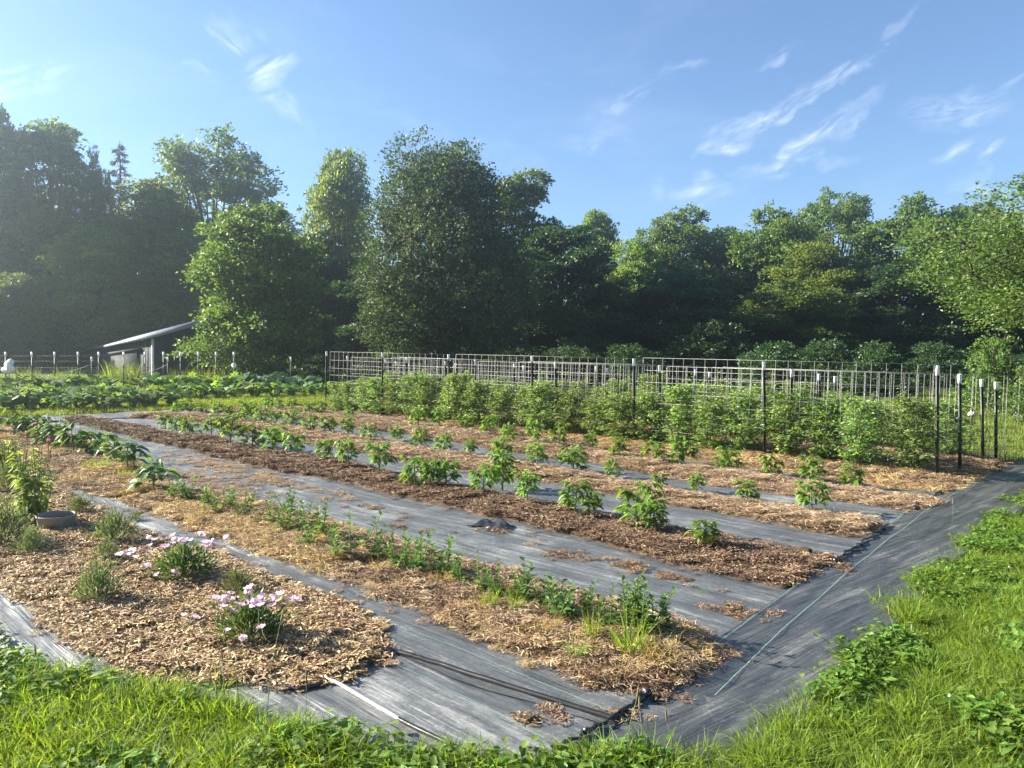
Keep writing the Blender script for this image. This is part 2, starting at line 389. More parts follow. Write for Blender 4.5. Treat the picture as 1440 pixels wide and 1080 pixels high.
def scatter(name, P, coll, nvar, sc, parent=None, tilt=0.12, vi=None, kind='stuff', seed=1):
    r = np.random.default_rng(seed); P = np.asarray(P, np.float32); n = len(P)
    me = bpy.data.meshes.new(name); me.vertices.add(n); me.vertices.foreach_set('co', P.ravel())
    a = me.attributes.new('rot', 'FLOAT_VECTOR', 'POINT')
    rot = np.stack([r.normal(0, tilt, n), r.normal(0, tilt, n), r.uniform(0, 6.283, n)], 1).astype(np.float32); a.data.foreach_set('vector', rot.ravel())
    a = me.attributes.new('sc', 'FLOAT', 'POINT'); a.data.foreach_set('value', np.broadcast_to(sc, (n,)).astype(np.float32))
    a = me.attributes.new('vi', 'INT', 'POINT'); a.data.foreach_set('value', (r.integers(0, nvar, n) if vi is None else vi).astype(np.int32))
    o = obj(name, me, parent, kind=kind)
    ng = bpy.data.node_groups.new(name, 'GeometryNodeTree')
    ng.interface.new_socket('Geometry', in_out='INPUT', socket_type='NodeSocketGeometry')
    ng.interface.new_socket('Geometry', in_out='OUTPUT', socket_type='NodeSocketGeometry')
    gi = ng.nodes.new('NodeGroupInput'); go = ng.nodes.new('NodeGroupOutput')
    ip = ng.nodes.new('GeometryNodeInstanceOnPoints'); ci = ng.nodes.new('GeometryNodeCollectionInfo')
    ci.inputs['Collection'].default_value = coll; ci.inputs['Separate Children'].default_value = True; ci.inputs['Reset Children'].default_value = True
    ip.inputs['Pick Instance'].default_value = True
    def att(nm, dt):
        nd = ng.nodes.new('GeometryNodeInputNamedAttribute'); nd.data_type = dt; nd.inputs[0].default_value = nm
        return next(s for s in nd.outputs if s.enabled and s.name == 'Attribute')
    e = ng.nodes.new('FunctionNodeEulerToRotation'); l = ng.links.new
    l(att('rot', 'FLOAT_VECTOR'), e.inputs[0]); l(e.outputs[0], ip.inputs['Rotation'])
    l(att('sc', 'FLOAT'), ip.inputs['Scale']); l(att('vi', 'INT'), ip.inputs['Instance Index'])
    l(gi.outputs[0], ip.inputs['Points']); l(ci.outputs[0], ip.inputs['Instance']); l(ip.outputs[0], go.inputs[0])
    md = o.modifiers.new('scatter', 'NODES'); md.node_group = ng
    return o

def strands(r, n, rad, lmin, lmax, wmin, wmax, lift, mat, name, curl=0.5, mode='flat'):
    """bent flat strips lying in a patch; one mesh"""
    L = r.uniform(lmin, lmax, n); W = r.uniform(wmin, wmax, n); a = r.uniform(0, 6.283, n)
    q = rad * np.sqrt(r.uniform(0, 1, n)); th = r.uniform(0, 6.283, n)
    C = np.stack([q * np.cos(th), q * np.sin(th), r.uniform(0, lift, n)], 1)
    d = np.stack([np.cos(a), np.sin(a), r.normal(0, 0.16, n)], 1); s = np.stack([-np.sin(a), np.cos(a), r.normal(0, 0.35, n)], 1)
    bend = r.normal(0, curl, n)[:, None] * L[:, None] * 0.3 * s * np.array([1, 1, 0.0]) + np.array([0, 0, 1.0]) * (np.abs(r.normal(0, 0.10, n)) * L)[:, None]
    V = np.empty((n, 6, 3)); hw = (W / 2)[:, None]
    for k, t in enumerate((-0.5, 0, 0.5)):
        c = C + d * (L * t)[:, None] + (bend if t == 0 else 0)
        V[:, 2 * k] = c - s * hw; V[:, 2 * k + 1] = c + s * hw
    i = (np.arange(n) * 6)[:, None]
    F = np.vstack([i + np.array([0, 1, 3, 2]), i + np.array([2, 3, 5, 4])])
    return np_mesh(name, V.reshape(-1, 3), F, mat)

def blades(r, n, rad, hmin, hmax, w, lean, mat, name, seg=3):
    """grass blades growing from a small patch"""
    H = r.uniform(hmin, hmax, n); q = rad * np.sqrt(r.uniform(0, 1, n)); th = r.uniform(0, 6.283, n)
    B = np.stack([q * np.cos(th), q * np.sin(th), np.full(n, -0.01)], 1)
    a = th + r.normal(0, 0.9, n); ln = np.abs(r.normal(lean, lean * 0.6, n))
    d = np.stack([np.cos(a), np.sin(a), np.zeros(n)], 1); f = r.uniform(0, 6.283, n); s = np.stack([np.cos(f), np.sin(f), np.zeros(n)], 1)
    V = []
    ts = np.linspace(0, 1, seg + 1)
    for t in ts[:-1]:
        c = B + d * (H * ln * t ** 1.8)[:, None]; c[:, 2] += H * t * (1 - 0.35 * ln * t)
        hw = (w * r.uniform(0.7, 1.3, n) * (1 - t ** 2) / 2)[:, None]
        V += [c - s * hw, c + s * hw]
    c = B + d * (H * ln)[:, None]; c[:, 2] += H * (1 - 0.35 * ln); V.append(c)
    k = 2 * seg + 1; V = np.stack(V, 1).reshape(-1, 3); i = (np.arange(n) * k)[:, None]
    Q = [i + np.array([2 * j, 2 * j + 1, 2 * j + 3, 2 * j + 2]) for j in range(seg - 1)]
    T = i + np.array([2 * seg - 2, 2 * seg - 1, 2 * seg])
    return np_mesh(name, V, [np.vstack(Q), T] if Q else T, mat)

# ------------------------------------------------------------------ leaves and crowns
def leaf_diamonds(P, A, L, W, r, fold=0.25):
    """n diamond leaves at P pointing along A"""
    n = len(P); A = A / (np.linalg.norm(A, axis=1)[:, None] + 1e-9)
    ref = r.normal(0, 1, (n, 3)); S = np.cross(A, ref); S /= np.linalg.norm(S, axis=1)[:, None] + 1e-9
    Nn = np.cross(A, S); L = np.broadcast_to(L, (n,))[:, None]; W = np.broadcast_to(W, (n,))[:, None]
    V = np.stack([P, P + A * L * .45 + S * W * .5 + Nn * W * fold, P + A * L, P + A * L * .45 - S * W * .5 + Nn * W * fold], 1)
    return V.reshape(-1, 3), (np.arange(n) * 4)[:, None] + np.array([0, 1, 2, 3])

def leaf_ovate(P, A, L, W, r, droop=0.3, up=None):
    """n ovate leaves with a midrib, six points each, face up"""
    n = len(P); A = A / (np.linalg.norm(A, axis=1)[:, None] + 1e-9)
    Z = np.array([0, 0, 1.0]) + r.normal(0, 0.25, (n, 3)); S = np.cross(A, Z); S /= np.linalg.norm(S, axis=1)[:, None] + 1e-9
    Nn = np.cross(S, A); L = np.broadcast_to(L, (n,))[:, None]; W = np.broadcast_to(W, (n,))[:, None]
    dz = np.array([0, 0, -1.0]) * L * droop
    V = np.stack([P, P + A * L * .35 + S * W * .5 + Nn * W * .18 + dz * .1, P + A * L * .72 + S * W * .33 + Nn * W * .1 + dz * .45,
                  P + A * L + dz, P + A * L * .72 - S * W * .33 + Nn * W * .1 + dz * .45, P + A * L * .35 - S * W * .5 + Nn * W * .18 + dz * .1,
                  P + A * L * .5 + dz * .2], 1)
    i = (np.arange(n) * 7)[:, None]
    T = np.vstack([i + np.array(t) for t in ([0, 1, 6], [1, 2, 6], [2, 3, 6], [3, 4, 6], [4, 5, 6], [5, 0, 6])])
    return V.reshape(-1, 3), T

def unit(r, n):
    v = r.normal(0, 1, (n, 3)); return v / np.linalg.norm(v, axis=1)[:, None]

def make_tree(seed, H, W, leaf, nleaf, mat, low=0.12, nl=34, lobe=0.30, stretch=1.0, gap=0.35, top=0.5, trunk_r=0.22, name='tree', hang=0.25, Wy=None, pw=0.55, stray=.12):
    """returns (trunk mesh, crown mesh): limbs reach out to sub-crowns; each sub-crown is many leaf sprays"""
    r = np.random.default_rng(seed); Wy = Wy or W
    zc0, zc1 = H * low, H
    lob = []
    tries = 0
    while len(lob) < nl and tries < nl * 40:
        tries += 1
        z = r.uniform(0.02, 0.98); ang = r.uniform(0, 6.283)
        # crown half-width against height
        prof = (math.sin(math.pi * min(1, (z * (1 - 0.12) + 0.12)) ** (0.5 + top * 0.7))) ** pw
        q = math.sqrt(r.uniform(0.15, 1)) * prof * (1 - lobe * 0.75)
        c = np.array([math.cos(ang) * q * W / 2, math.sin(ang) * q * Wy / 2, zc0 + z * (zc1 - zc0) * (1 - lobe * 0.25)])
        rad = W / 2 * lobe * r.uniform(0.65, 1.25)
        if all(np.linalg.norm((c - l[0]) / np.array([1, 1, stretch])) > 0.62 * (rad + l[1]) * (1 - gap * .3) for l in lob): lob.append((c, rad))
    V = []; F = []; cnt = 0
    wts = np.array([l[1] ** 2 for l in lob]); wts /= wts.sum()
    for (c, rad), wt in zip(lob, wts):
        n = max(30, int(nleaf * wt)); ns = max(6, n // 16)            # sprays of about 16 leaves
        an = np.array([r.uniform(.85, 1.3), r.uniform(.85, 1.3), r.uniform(.6, .9) * stretch])
        d = unit(r, ns); d[:, 2] = d[:, 2] * 0.9 + 0.12
        rr = rad * (0.35 + 0.72 * r.uniform(0, 1, ns) ** 0.55); far = r.uniform(0, 1, ns) < stray; rr[far] *= r.uniform(1.1, 1.4, far.sum())
        sc = c + d * rr[:, None] * an
        k = r.integers(0, ns, n)
        off = r.normal(0, 1, (n, 3)) * rad * 0.165 * np.array([1, 1, 0.42 * max(1, stretch * .9)])
        off[:, 2] -= (off[:, 0] ** 2 + off[:, 1] ** 2) / (rad + .01) * 1.2   # sprays droop at their rims
        P = sc[k] + off
        out = d[k] * 0.7 + unit(r, n) * 0.7 + np.array([0, 0, -hang])
        v, f = leaf_diamonds(P, out, leaf * r.uniform(0.6, 1.35, n), leaf * 0.6 * r.uniform(0.8, 1.2, n), r)
        V.append(v); F.append(f + cnt); cnt += len(v)
    V = np.vstack(V)
    kz = H / np.percentile(V[:, 2], 99.8); kx = W / 2 / np.percentile(np.abs(V[:, 0]), 99.0); ky = Wy / 2 / np.percentile(np.abs(V[:, 1]), 99.0)
    V *= np.array([kx, ky, kz]); lob = [(c * np.array([kx, ky, kz]), rad * kx) for c, rad in lob]; lowz = 0.05
    V[:, 2] = np.maximum(V[:, 2], lowz + (V[:, 2] - lowz) * 0.1)
    crown = np_mesh(name + '_crown', V, np.vstack(F), mat)
    mb = MB()
    tt = np.linspace(0, 1, 8); wob = np.cumsum(r.normal(0, 0.035 * W / 8, (8, 2)), 0)
    T = np.stack([wob[:, 0], wob[:, 1], -0.25 + tt * H * 0.8], 1); mb.tube(T, trunk_r * (1 - 0.85 * tt) + 0.02, 8)
    for c, rad in lob:
        z0 = np.clip(c[2] * 0.55 - 0.1 * H * r.uniform(0, 1), 0.04 * H, 0.72 * H)
        p0 = np.array([np.interp(z0, T[:, 2], T[:, 0]), np.interp(z0, T[:, 2], T[:, 1]), z0])
        mid = (p0 + c) / 2 + np.array([0, 0, -0.06 * np.linalg.norm(c - p0)]) + r.normal(0, .05 * rad, 3)
        mb.tube([p0, mid, c, c + (c - p0) / (np.linalg.norm(c - p0) + .01) * rad * .6], [trunk_r * .34, trunk_r * .24, trunk_r * .14, 0.012], 5, cap=False)
        for q in range(4):
            e = c + unit(r, 1)[0] * rad * 0.85; mb.tube([c, (c + e) / 2 + r.normal(0, .06 * rad, 3), e], [trunk_r * .12, trunk_r * .08, 0.01], 4, cap=False)
    return mb.mesh(name + '_trunk', M['bark'], True), crown

def place_tree(name, meshes, px, D, label, group=None, rz=0.0, sc=(1, 1, 1), cat='tree', lean=0):
    t = thing(name, label, cat, base(px, D), rz, sc, group)
    if lean: t.rotation_euler = (0, lean, rz)
    obj('trunk' if cat == 'tree' else 'stems', meshes[0], t); obj('crown' if cat == 'tree' else 'foliage', meshes[1], t)
    return t

#@@SETTING
# ------------------------------------------------------------------ ground
def build_ground():
    xs = np.r_[np.linspace(-900, -60, 12), np.linspace(-50, 50, 81), np.linspace(60, 900, 12)]
    ys = np.r_[np.linspace(-300, -15, 8), np.linspace(-12, 62, 75), np.linspace(70, 1500, 14)]
    X, Y = np.meshgrid(xs, ys, indexing='ij')
    Z = gz(Y) - 0.035
    far = np.clip((Y - 30) / 10, 0, 1); Z = Z + far * (fbm(X * .12, Y * .12, 5) - .5) * 0.25
    me = np_mesh('ground', np.stack([X, Y, Z], -1).reshape(-1, 3), grid_faces(len(xs), len(ys)), M['lawn'], True)
    o = obj('lawn', me, kind='structure'); o['label'] = 'sloping mown lawn around the vegetable garden'
build_ground()

U = np.array([math.cos(ROW_ANG), math.sin(ROW_ANG)]); NV = np.array([U[1], -U[0]])      # along the rows (away), across (to the right)

def ribbon(lo, up, n, m, ext_lo=0.0, ext_up=0.0, jit=0.0, seed=0):
    A = resample(gpx(lo), n); B = resample(gpx(up), n)
    d = B - A; d /= np.linalg.norm(d, axis=1)[:, None] + 1e-9
    t = np.linspace(0, 1, n) * np.linalg.norm(A[-1] - A[0])
    A = A - d * (ext_lo + jit * 2 * (fbm(t * 2.2, t * 0, seed) - .5))[:, None] if jit else A - d * ext_lo
    B = B + d * (ext_up + jit * 2 * (fbm(t * 2.2, t * 0 + 9, seed + 3) - .5))[:, None] if jit else B + d * ext_up
    s = np.linspace(0, 1, m)
    P = A[:, None, :] * (1 - s)[None, :, None] + B[:, None, :] * s[None, :, None]
    P[:, :, 2] = gz(P[:, :, 1])
    return P

def row_uv(P):
    return P[..., 0] * U[0] + P[..., 1] * U[1], P[..., 0] * NV[0] + P[..., 1] * NV[1]

def fabric(name, label, lo, up, n, m, z, ang=None, elo=0.1, eup=0.1, amp=0.017, mat='fabric', tuck=None):
    P = ribbon(lo, up, n, m, elo, eup)
    a, b = row_uv(P)
    if ang == 'cross': a, b = b, a
    hgt = (fbm(a * 0.7, b * 5, 11) - .5) * amp * 2 + (fbm(a * 1.5, b * 14, 12) - .5) * amp + (fbm(a * 1.3, b * 1.3, 15) - .5) * amp * 1.6
    P[:, :, 2] += z + hgt + amp
    if tuck: P[:, tuck, 2] -= np.array([.02, .05, .08]) if tuck.start else np.array([.08, .05, .02])
    me = np_mesh(name, P.reshape(-1, 3), grid_faces(n, m), M[mat], True)
    o = obj(name, me, kind='structure'); o['label'] = label
    return o, P

# edges of the beds traced from the photograph (photo pixels, on the ground)
B1L = [(-260, 655), (-60, 775), (0, 822), (60, 868), (130, 920), (195, 960), (300, 962), (400, 972), (500, 948), (545, 918)]
B1U = [(-260, 600), (-60, 640), (40, 672), (84, 693), (124, 715), (147, 725), (180, 743), (224, 759), (284, 776), (333, 796), (413, 827), (467, 848), (533, 884), (548, 914)]
B2L = [(-200, 612), (0, 645), (80, 682), (131, 698), (204, 718), (240, 731), (273, 748), (311, 762), (347, 773), (396, 790), (444, 810), (489, 824), (550, 850), (633, 880), (700, 912), (767, 943), (817, 966), (860, 978), (930, 978), (1000, 925)]
B2U = [(-200, 585), (0, 597), (80, 612), (150, 635), (187, 657), (240, 688), (313, 700), (364, 711), (400, 724), (444, 735), (478, 745), (542, 763), (633, 794), (680, 802), (720, 812), (757, 829), (815, 845), (860, 856), (950, 886), (1005, 903)]
B3L = [(93, 591), (158, 608), (240, 629), (329, 649), (400, 667), (444, 674), (500, 685), (560, 699), (616, 711), (653, 718), (678, 729), (720, 737), (820, 760), (870, 775), (962, 801), (1007, 812), (1062, 826), (1100, 834), (1140, 820)]
B3U = [(107, 587), (187, 602), (240, 613), (307, 621), (347, 632), (400, 642), (473, 650), (507, 658), (560, 672), (660, 690), (720, 705), (770, 713), (840, 727), (880, 734), (930, 744), (1020, 762), (1080, 775), (1138, 782), (1195, 790)]
B4L = [(170, 588), (269, 594), (400, 620), (456, 628), (511, 640), (560, 648), (604, 656), (649, 662), (720, 675), (785, 683), (830, 692), (875, 700), (937, 712), (1000, 723), (1075, 737), (1124, 748), (1191, 759), (1237, 756)]
B4U = [(220, 583), (330, 590), (429, 606), (467, 612), (507, 619), (560, 629), (602, 637), (649, 643), (698, 650), (782, 664), (825, 671), (900, 684), (950, 695), (1005, 702), (1075, 713), (1164, 727), (1220, 732), (1256, 741)]
B5L = [(290, 579), (400, 589), (498, 604), (560, 610), (633, 622), (676, 630), (720, 638), (770, 646), (832, 655), (900, 666), (960, 677), (1005, 686), (1080, 696), (1169, 707), (1240, 716), (1290, 727)]
B5U = [(400, 575), (500, 586), (620, 603), (700, 615), (757, 625), (820, 634), (880, 643), (975, 659), (1080, 676), (1162, 687), (1240, 697), (1313, 706), (1333, 713)]
B6L = [(440, 575), (500, 580), (700, 610), (900, 641), (1100, 669), (1220, 687), (1287, 693), (1327, 698), (1372, 678)]
B6U = [(560, 556), (700, 570), (900, 589), (1100, 609), (1300, 633), (1425, 655)]

M['fabric_cross'] = fabric_mat('black_woven_weed_fabric_cross', ROW_ANG + math.pi / 2 - R(8), 0.55, 1.0)
FAB = {}
FAB['a'] = fabric('fabric_path', 'wrinkled grey fabric strip along the front of the flower bed', [(-260, 760), (-80, 900), (100, 1010), (330, 1100), (500, 1150), (660, 1200)],
                  [(-260, 640), (-80, 760), (60, 855), (200, 945), (435, 952), (590, 1040), (715, 1085)], 110, 40, 0.0, elo=0.0, eup=0.05)
FAB['b'] = fabric('fabric_path', 'dark fabric strip between the two pipes in the near corner', [(330, 915), (435, 955), (590, 1041), (680, 1082), (760, 1120)],
                  [(430, 850), (540, 918), (640, 950), (760, 985), (900, 1032)], 90, 40, 0.005, elo=0.02, eup=0.06)
FAB['c'] = fabric('fabric_path', 'narrow pale fabric strip between flower bed and golden straw bed', B1U[2:] + [(640, 955), (760, 990), (900, 1035)],
                  B2L[1:-2] + [(870, 985), (960, 1010)], 160, 24, 0.012, elo=0.05, eup=0.25)
FAB['d'] = fabric('fabric_path', 'widest grey fabric strip behind the golden straw bed', [(-60, 588)] + B2U[2:] + [(1030, 908)],
                  [(60, 590)] + B3L, 200, 40, 0.0, elo=0.3, eup=0.35)
FAB['e'] = fabric('fabric_path', 'blue-grey fabric strip between the two nearest pepper rows', B3U + [(1200, 800)],
                  B4L + [(1255, 750)], 180, 20, 0.004, elo=0.25, eup=0.25)
FAB['f'] = fabric('fabric_path', 'grey fabric strip between the middle and rear pepper rows', B4U + [(1270, 745)],
                  B5L + [(1310, 712)], 160, 16, 0.008, elo=0.25, eup=0.25)
FAB['g'] = fabric('fabric_path', 'thin fabric strip in front of the tomato bed', B5U + [(1345, 708)],
                  B6L, 140, 12, 0.012, elo=0.25, eup=0.2)
CROSS_L = [(745, 1110), (800, 1058), (880, 1010), (1010, 905), (1090, 850), (1175, 797), (1250, 745), (1330, 690), (1390, 662), (1450, 640)]
CROSS_R = [(1030, 1190), (1100, 1090), (1165, 1000), (1230, 925), (1300, 860), (1330, 815), (1400, 755), (1460, 710), (1520, 680), (1570, 650)]
FAB['x'] = fabric('fabric_path', 'wide black fabric path running past the ends of all beds', CROSS_L, CROSS_R, 200, 50, 0.016, 'cross', elo=0.0, eup=0.0, mat='fabric_cross', tuck=slice(-3, None))
FAB['y'] = fabric('fabric_path', 'pale fabric edging along the far ends of the rows', [(-80, 604), (40, 596), (160, 590), (260, 584), (380, 577)], [(-80, 596), (60, 588), (160, 584), (260, 579), (380, 574)], 60, 6, 0.015, elo=0.05, eup=0.05, amp=0.03)

def on_fabric(key, pts, n=60, lift=0.006):
    """polyline in photo pixels laid on a fabric sheet"""
    Q = resample(gpx(pts), n); P = FAB[key][1].reshape(-1, 3)
    for q in Q:
        k = np.argmin(((P[:, :2] - q[:2]) ** 2).sum(1)); q[2] = P[k, 2] + lift
    return Q

def thread(key, pts, w=0.003):
    Q = on_fabric(key, pts, 80, 0.007); d = np.gradient(Q, axis=0); s = np.stack([-d[:, 1], d[:, 0], d[:, 2] * 0], 1); s /= np.linalg.norm(s, axis=1)[:, None]
    V = np.stack([Q - s * w / 2, Q + s * w / 2], 1).reshape(-1, 3)
    obj('marker_thread', np_mesh('marker_thread', V, grid_faces(len(Q), 2), M['line']), FAB[key][0])
thread('x', [(1005, 985), (1060, 930), (1110, 885), (1200, 805), (1300, 725), (1375, 680)])
thread('x', [(905, 1000), (960, 950), (1080, 860), (1180, 790), (1290, 715), (1340, 684)], 0.0025)
thread('c', [(545, 885), (640, 918), (760, 968), (860, 1010)])
thread('b', [(545, 935), (600, 960), (660, 990), (720, 1022), (765, 1045)])

# dark turned-up hem where the row fabrics meet the cross path
def hem(pts, r0, seed):
    r = np.random.default_rng(seed); Q = on_fabric('x', pts, 40, 0.012); Q[:, :2] += (np.stack([fbm(np.arange(40) * .5, np.zeros(40), seed + 3), fbm(np.arange(40) * .5, np.zeros(40), seed + 8)], 1) - .5) * .07; Q[:, 2] += np.abs(fbm(np.arange(40) * .35, np.zeros(40), seed)) * r0
    mb = MB(); mb.tube(Q, r0 * (0.4 + 2.6 * fbm(np.arange(40) * .6, np.zeros(40) + 5, seed) ** 2), 6)
    obj('turned_up_hem', mb.mesh('turned_up_hem', M['poly'], True), FAB['x'][0])
hem([(785, 1068), (830, 1040), (880, 1012), (912, 988)], 0.014, 1)
hem([(1172, 800), (1205, 778), (1232, 758), (1250, 745)], 0.012, 2)
hem([(1285, 722), (1310, 705), (1330, 690)], 0.011, 3)

def poly_pipe(name, label, pts, r, mat, key, cat):
    mb = MB(); Q = on_fabric(key, pts, 70, r * 0.9); mb.tube(Q, r, 8); o = obj(name, mb.mesh(name, mat, True)); tag(o, label, cat); return o
poly_pipe('irrigation_pipe', 'long black irrigation pipe lying on the dark fabric corner', [(515, 918), (560, 926), (620, 942), (700, 968), (800, 1000), (868, 1022)], 0.017, M['poly'], 'b', 'pipe')
poly_pipe('irrigation_pipe', 'black irrigation pipe disappearing under the front grass', [(560, 1018), (600, 1038), (650, 1062), (720, 1092)], 0.012, M['poly'], 'b', 'pipe')
poly_pipe('metal_pipe', 'straight pale grey metal pipe poking out of the wood chips', [(430, 950), (480, 972), (520, 995), (572, 1024)], 0.011, M['pipe'], 'b', 'pipe')
poly_pipe('irrigation_pipe', 'short bent black pipe beside the pale metal pipe', [(395, 972), (420, 978), (450, 970), (478, 962)], 0.009, M['poly'], 'b', 'pipe')

# ------------------------------------------------------------------ mulched beds
STRAW = {}
for key, mat in (('gold', 'straw_gold'), ('tan', 'straw_tan'), ('brown', 'straw_brown')):
    if key == 'brown':
        vs = [strands(rng, 90, 0.10, 0.015, 0.06, 0.003, 0.008, 0.018, M[mat], 'bark_shreds', 0.4) for k in range(4)]
    else:
        vs = [strands(rng, 85, 0.11, 0.03, 0.11, 0.0022, 0.0045, 0.018, M[mat], 'straw_wisp', 0.9) for k in range(4)]
    STRAW[key] = variant_coll('mulch_' + key, vs)
mixed = [strands(rng, 85, 0.11, 0.03, 0.11, 0.0022, 0.0045, 0.018, M['straw_gold'], 'straw_wisp', 0.9) for k in range(2)] + [strands(rng, 85, 0.11, 0.03, 0.10, 0.0022, 0.0045, 0.018, M['straw_tan'], 'straw_wisp', 0.9)] + [strands(rng, 90, 0.10, 0.02, 0.07, 0.003, 0.006, 0.018, M['straw_brown'], 'straw_wisp', 0.6)]
STRAW['mix'] = variant_coll('mulch_mix', mixed)
STRAW['chip'] = variant_coll('mulch_chip', [strands(rng, 110, 0.10, 0.010, 0.065, 0.0025, 0.009, 0.014, M['chip'], 'wood_chips', 0.15) for k in range(4)])

def sample_grid(P, n, r):
    """n random points spread evenly over a grid surface"""
    a = np.linalg.norm(np.cross(P[1:, :-1] - P[:-1, :-1], P[:-1, 1:] - P[:-1, :-1]), axis=-1); w_ = a.ravel() / a.sum()
    k = r.choice(len(w_), n, p=w_); i, j = np.unravel_index(k, a.shape); s = r.uniform(0, 1, (n, 1)); t = r.uniform(0, 1, (n, 1))
    return P[i, j] * (1 - s) * (1 - t) + P[i + 1, j] * s * (1 - t) + P[i, j + 1] * (1 - s) * t + P[i + 1, j + 1] * s * t

def bed(name, label, lo, up, n, m, hgt, kind, soil, dens, rough=0.03, seed=0, jit=0.08, ends=0.03, zoff=0.015):
    r = np.random.default_rng(seed + 100); P = ribbon(lo, up, n, m, 0, 0, jit, seed)
    t = np.linspace(0, 1, n)[:, None]; s = np.linspace(0, 1, m)[None, :]
    prof = np.clip(1 - np.abs(2 * s - 1) ** 3.0, 0, 1) ** 0.7 * np.clip(np.minimum(t, 1 - t) / ends, 0, 1) ** 0.6
    x, y = P[..., 0], P[..., 1]
    z = hgt * (0.45 + 1.0 * fbm(x * 1.5, y * 1.5, seed)) + rough * 2.4 * (fbm(x * 6, y * 6, seed + 1, 4) - 0.4)
    P[..., 2] += np.maximum(prof * z, 0.0) + zoff * np.minimum(1, prof * 4) - 0.02 * (prof < 0.02)
    me = np_mesh(name, P.reshape(-1, 3), grid_faces(n, m), M[soil], True)
    o = obj(name, me, kind='structure'); o['label'] = label
    A = np.linalg.norm(np.cross(P[1:, :-1] - P[:-1, :-1], P[:-1, 1:] - P[:-1, :-1]), axis=-1).sum()
    dist = np.clip(np.linalg.norm(P[..., :2].reshape(-1, 2), axis=1).mean(), 4, 30)
    ww = np.linalg.norm(P[n // 2, -1] - P[n // 2, 0]); cut = max(1, int(m * .09 / ww))
    k = int(A * dens); Q = sample_grid(P[cut:-cut, cut:-cut], k, r); d = np.linalg.norm(Q[:, :2], axis=1)
    keep = r.uniform(0, 1, k) < np.clip(9.0 / d, 0.25, 1); Q = Q[keep]; d = d[keep]
    scatter('straw_mulch' if kind != 'chip' else 'wood_chip_mulch', Q, STRAW[kind], 4, r.uniform(0.75, 1.3, len(Q)) * np.clip(d / 10, 1, 1.5), o, 0.10, seed=seed, vi=np.where((fbm(Q[:, 0] * 1.1, Q[:, 1] * 1.1, seed + 40) + r.normal(0, .10, len(Q))) > .52, r.integers(0, 2, len(Q)), r.integers(2, 4, len(Q))) if kind == 'mix' else None)
    # a few stray pieces beyond the edge
    edge = np.vstack([P[:, 0], P[:, -1]]); e = edge[r.integers(0, len(edge), max(40, k // 12))] + np.c_[r.normal(0, .07, (max(40, k // 12), 2)), np.zeros(max(40, k // 12))]
    e[:, 2] = gz(e[:, 1]) + 0.03
    scatter('stray_mulch', e, STRAW[kind], 4, r.uniform(0.2, 0.55, len(e)), o, 0.05, seed=seed + 5)
    return o, P

BED = {}
BED[1] = bed('planting_bed', 'wood chip flower bed with pink flowers at the near left', B1L,
             B1U, 240, 90, 0.03, 'chip', 'soil_chip', 250, 0.022, 1, 0.12, 0.02)
BED[2] = bed('planting_bed', 'golden straw bed of seedlings ending in a weedy clump', B2L,
             B2U, 380, 60, 0.06, 'mix', 'soil_gold', 200, 0.035, 2, 0.07)
BED[3] = bed('planting_bed', 'dark brown mulch bed of the nearest pepper row', B3L,
             B3U, 380, 44, 0.055, 'brown', 'soil_brown', 210, 0.045, 3, 0.07)
BED[4] = bed('planting_bed', 'rust brown mulch bed of the middle pepper row', B4L,
             B4U, 320, 34, 0.05, 'tan', 'soil_brown', 190, 0.045, 4, 0.06)
BED[5] = bed('planting_bed', 'tan straw bed of the rear pepper row', B5L,
             B5U, 300, 34, 0.05, 'tan', 'soil_tan', 190, 0.045, 5, 0.06)
BED[6] = bed('planting_bed', 'golden straw bed under the caged tomatoes', B6L,
             B6U, 260, 70, 0.05, 'mix', 'soil_tan', 130, 0.05, 6, 0.06)
# loose straw drifted over the wide fabric strip
def drift(name, label, polys, key, dens, seed, zf=0.012):
    r = np.random.default_rng(seed); Q = []
    for (cx, cy, rx, ry, k) in polys:
        a = r.uniform(0, 6.283, k); q = np.abs(r.normal(0, .75, k)); 
        for aa, qq in zip(a, q): Q.append(gp(cx + rx * qq * math.cos(aa), cy + ry * qq * math.sin(aa) + .18 * rx * qq * math.cos(aa)))
    Q = np.array(Q); P = np.vstack([FAB[k][1].reshape(-1, 3) for k in 'abcdefgx'])
    for q in Q: 
        k = np.argmin(((P[:, :2] - q[:2]) ** 2).sum(1)); q[2] = max(P[k, 2], q[2]) + 0.004
    o = scatter(name, Q, STRAW[key], 4, r.uniform(0.25, .8, len(Q)), None, 0.08, seed=seed); o['label'] = label; o['category'] = 'straw'
drift('loose_straw', 'brown straw drifted over the wide grey fabric strip', [(300, 655, 60, 10, 150), (370, 675, 70, 12, 170), (320, 690, 50, 7, 90), (270, 672, 40, 12, 110), (440, 690, 40, 5, 16)], 'tan', 1, 31)
drift('loose_straw', 'scattered mulch crumbs on the wide fabric strip near the cross path', [(800, 785, 45, 8, 26), (880, 800, 40, 7, 30), (940, 812, 20, 6, 18), (690, 745, 40, 8, 14), (520, 715, 60, 10, 14), (1030, 858, 40, 14, 24), (560, 740, 30, 6, 8)], 'brown', 1, 32)
drift('loose_straw', 'brown crumbs of mulch on the cross path by the bed ends', [(1000, 925, 22, 14, 26), (920, 985, 30, 10, 20), (1180, 805, 22, 8, 14), (1090, 770, 30, 5, 10), (870, 1010, 40, 8, 9), (770, 1003, 30, 8, 6), (1300, 710, 15, 5, 8), (740, 1018, 14, 5, 4)], 'brown', 1, 33)

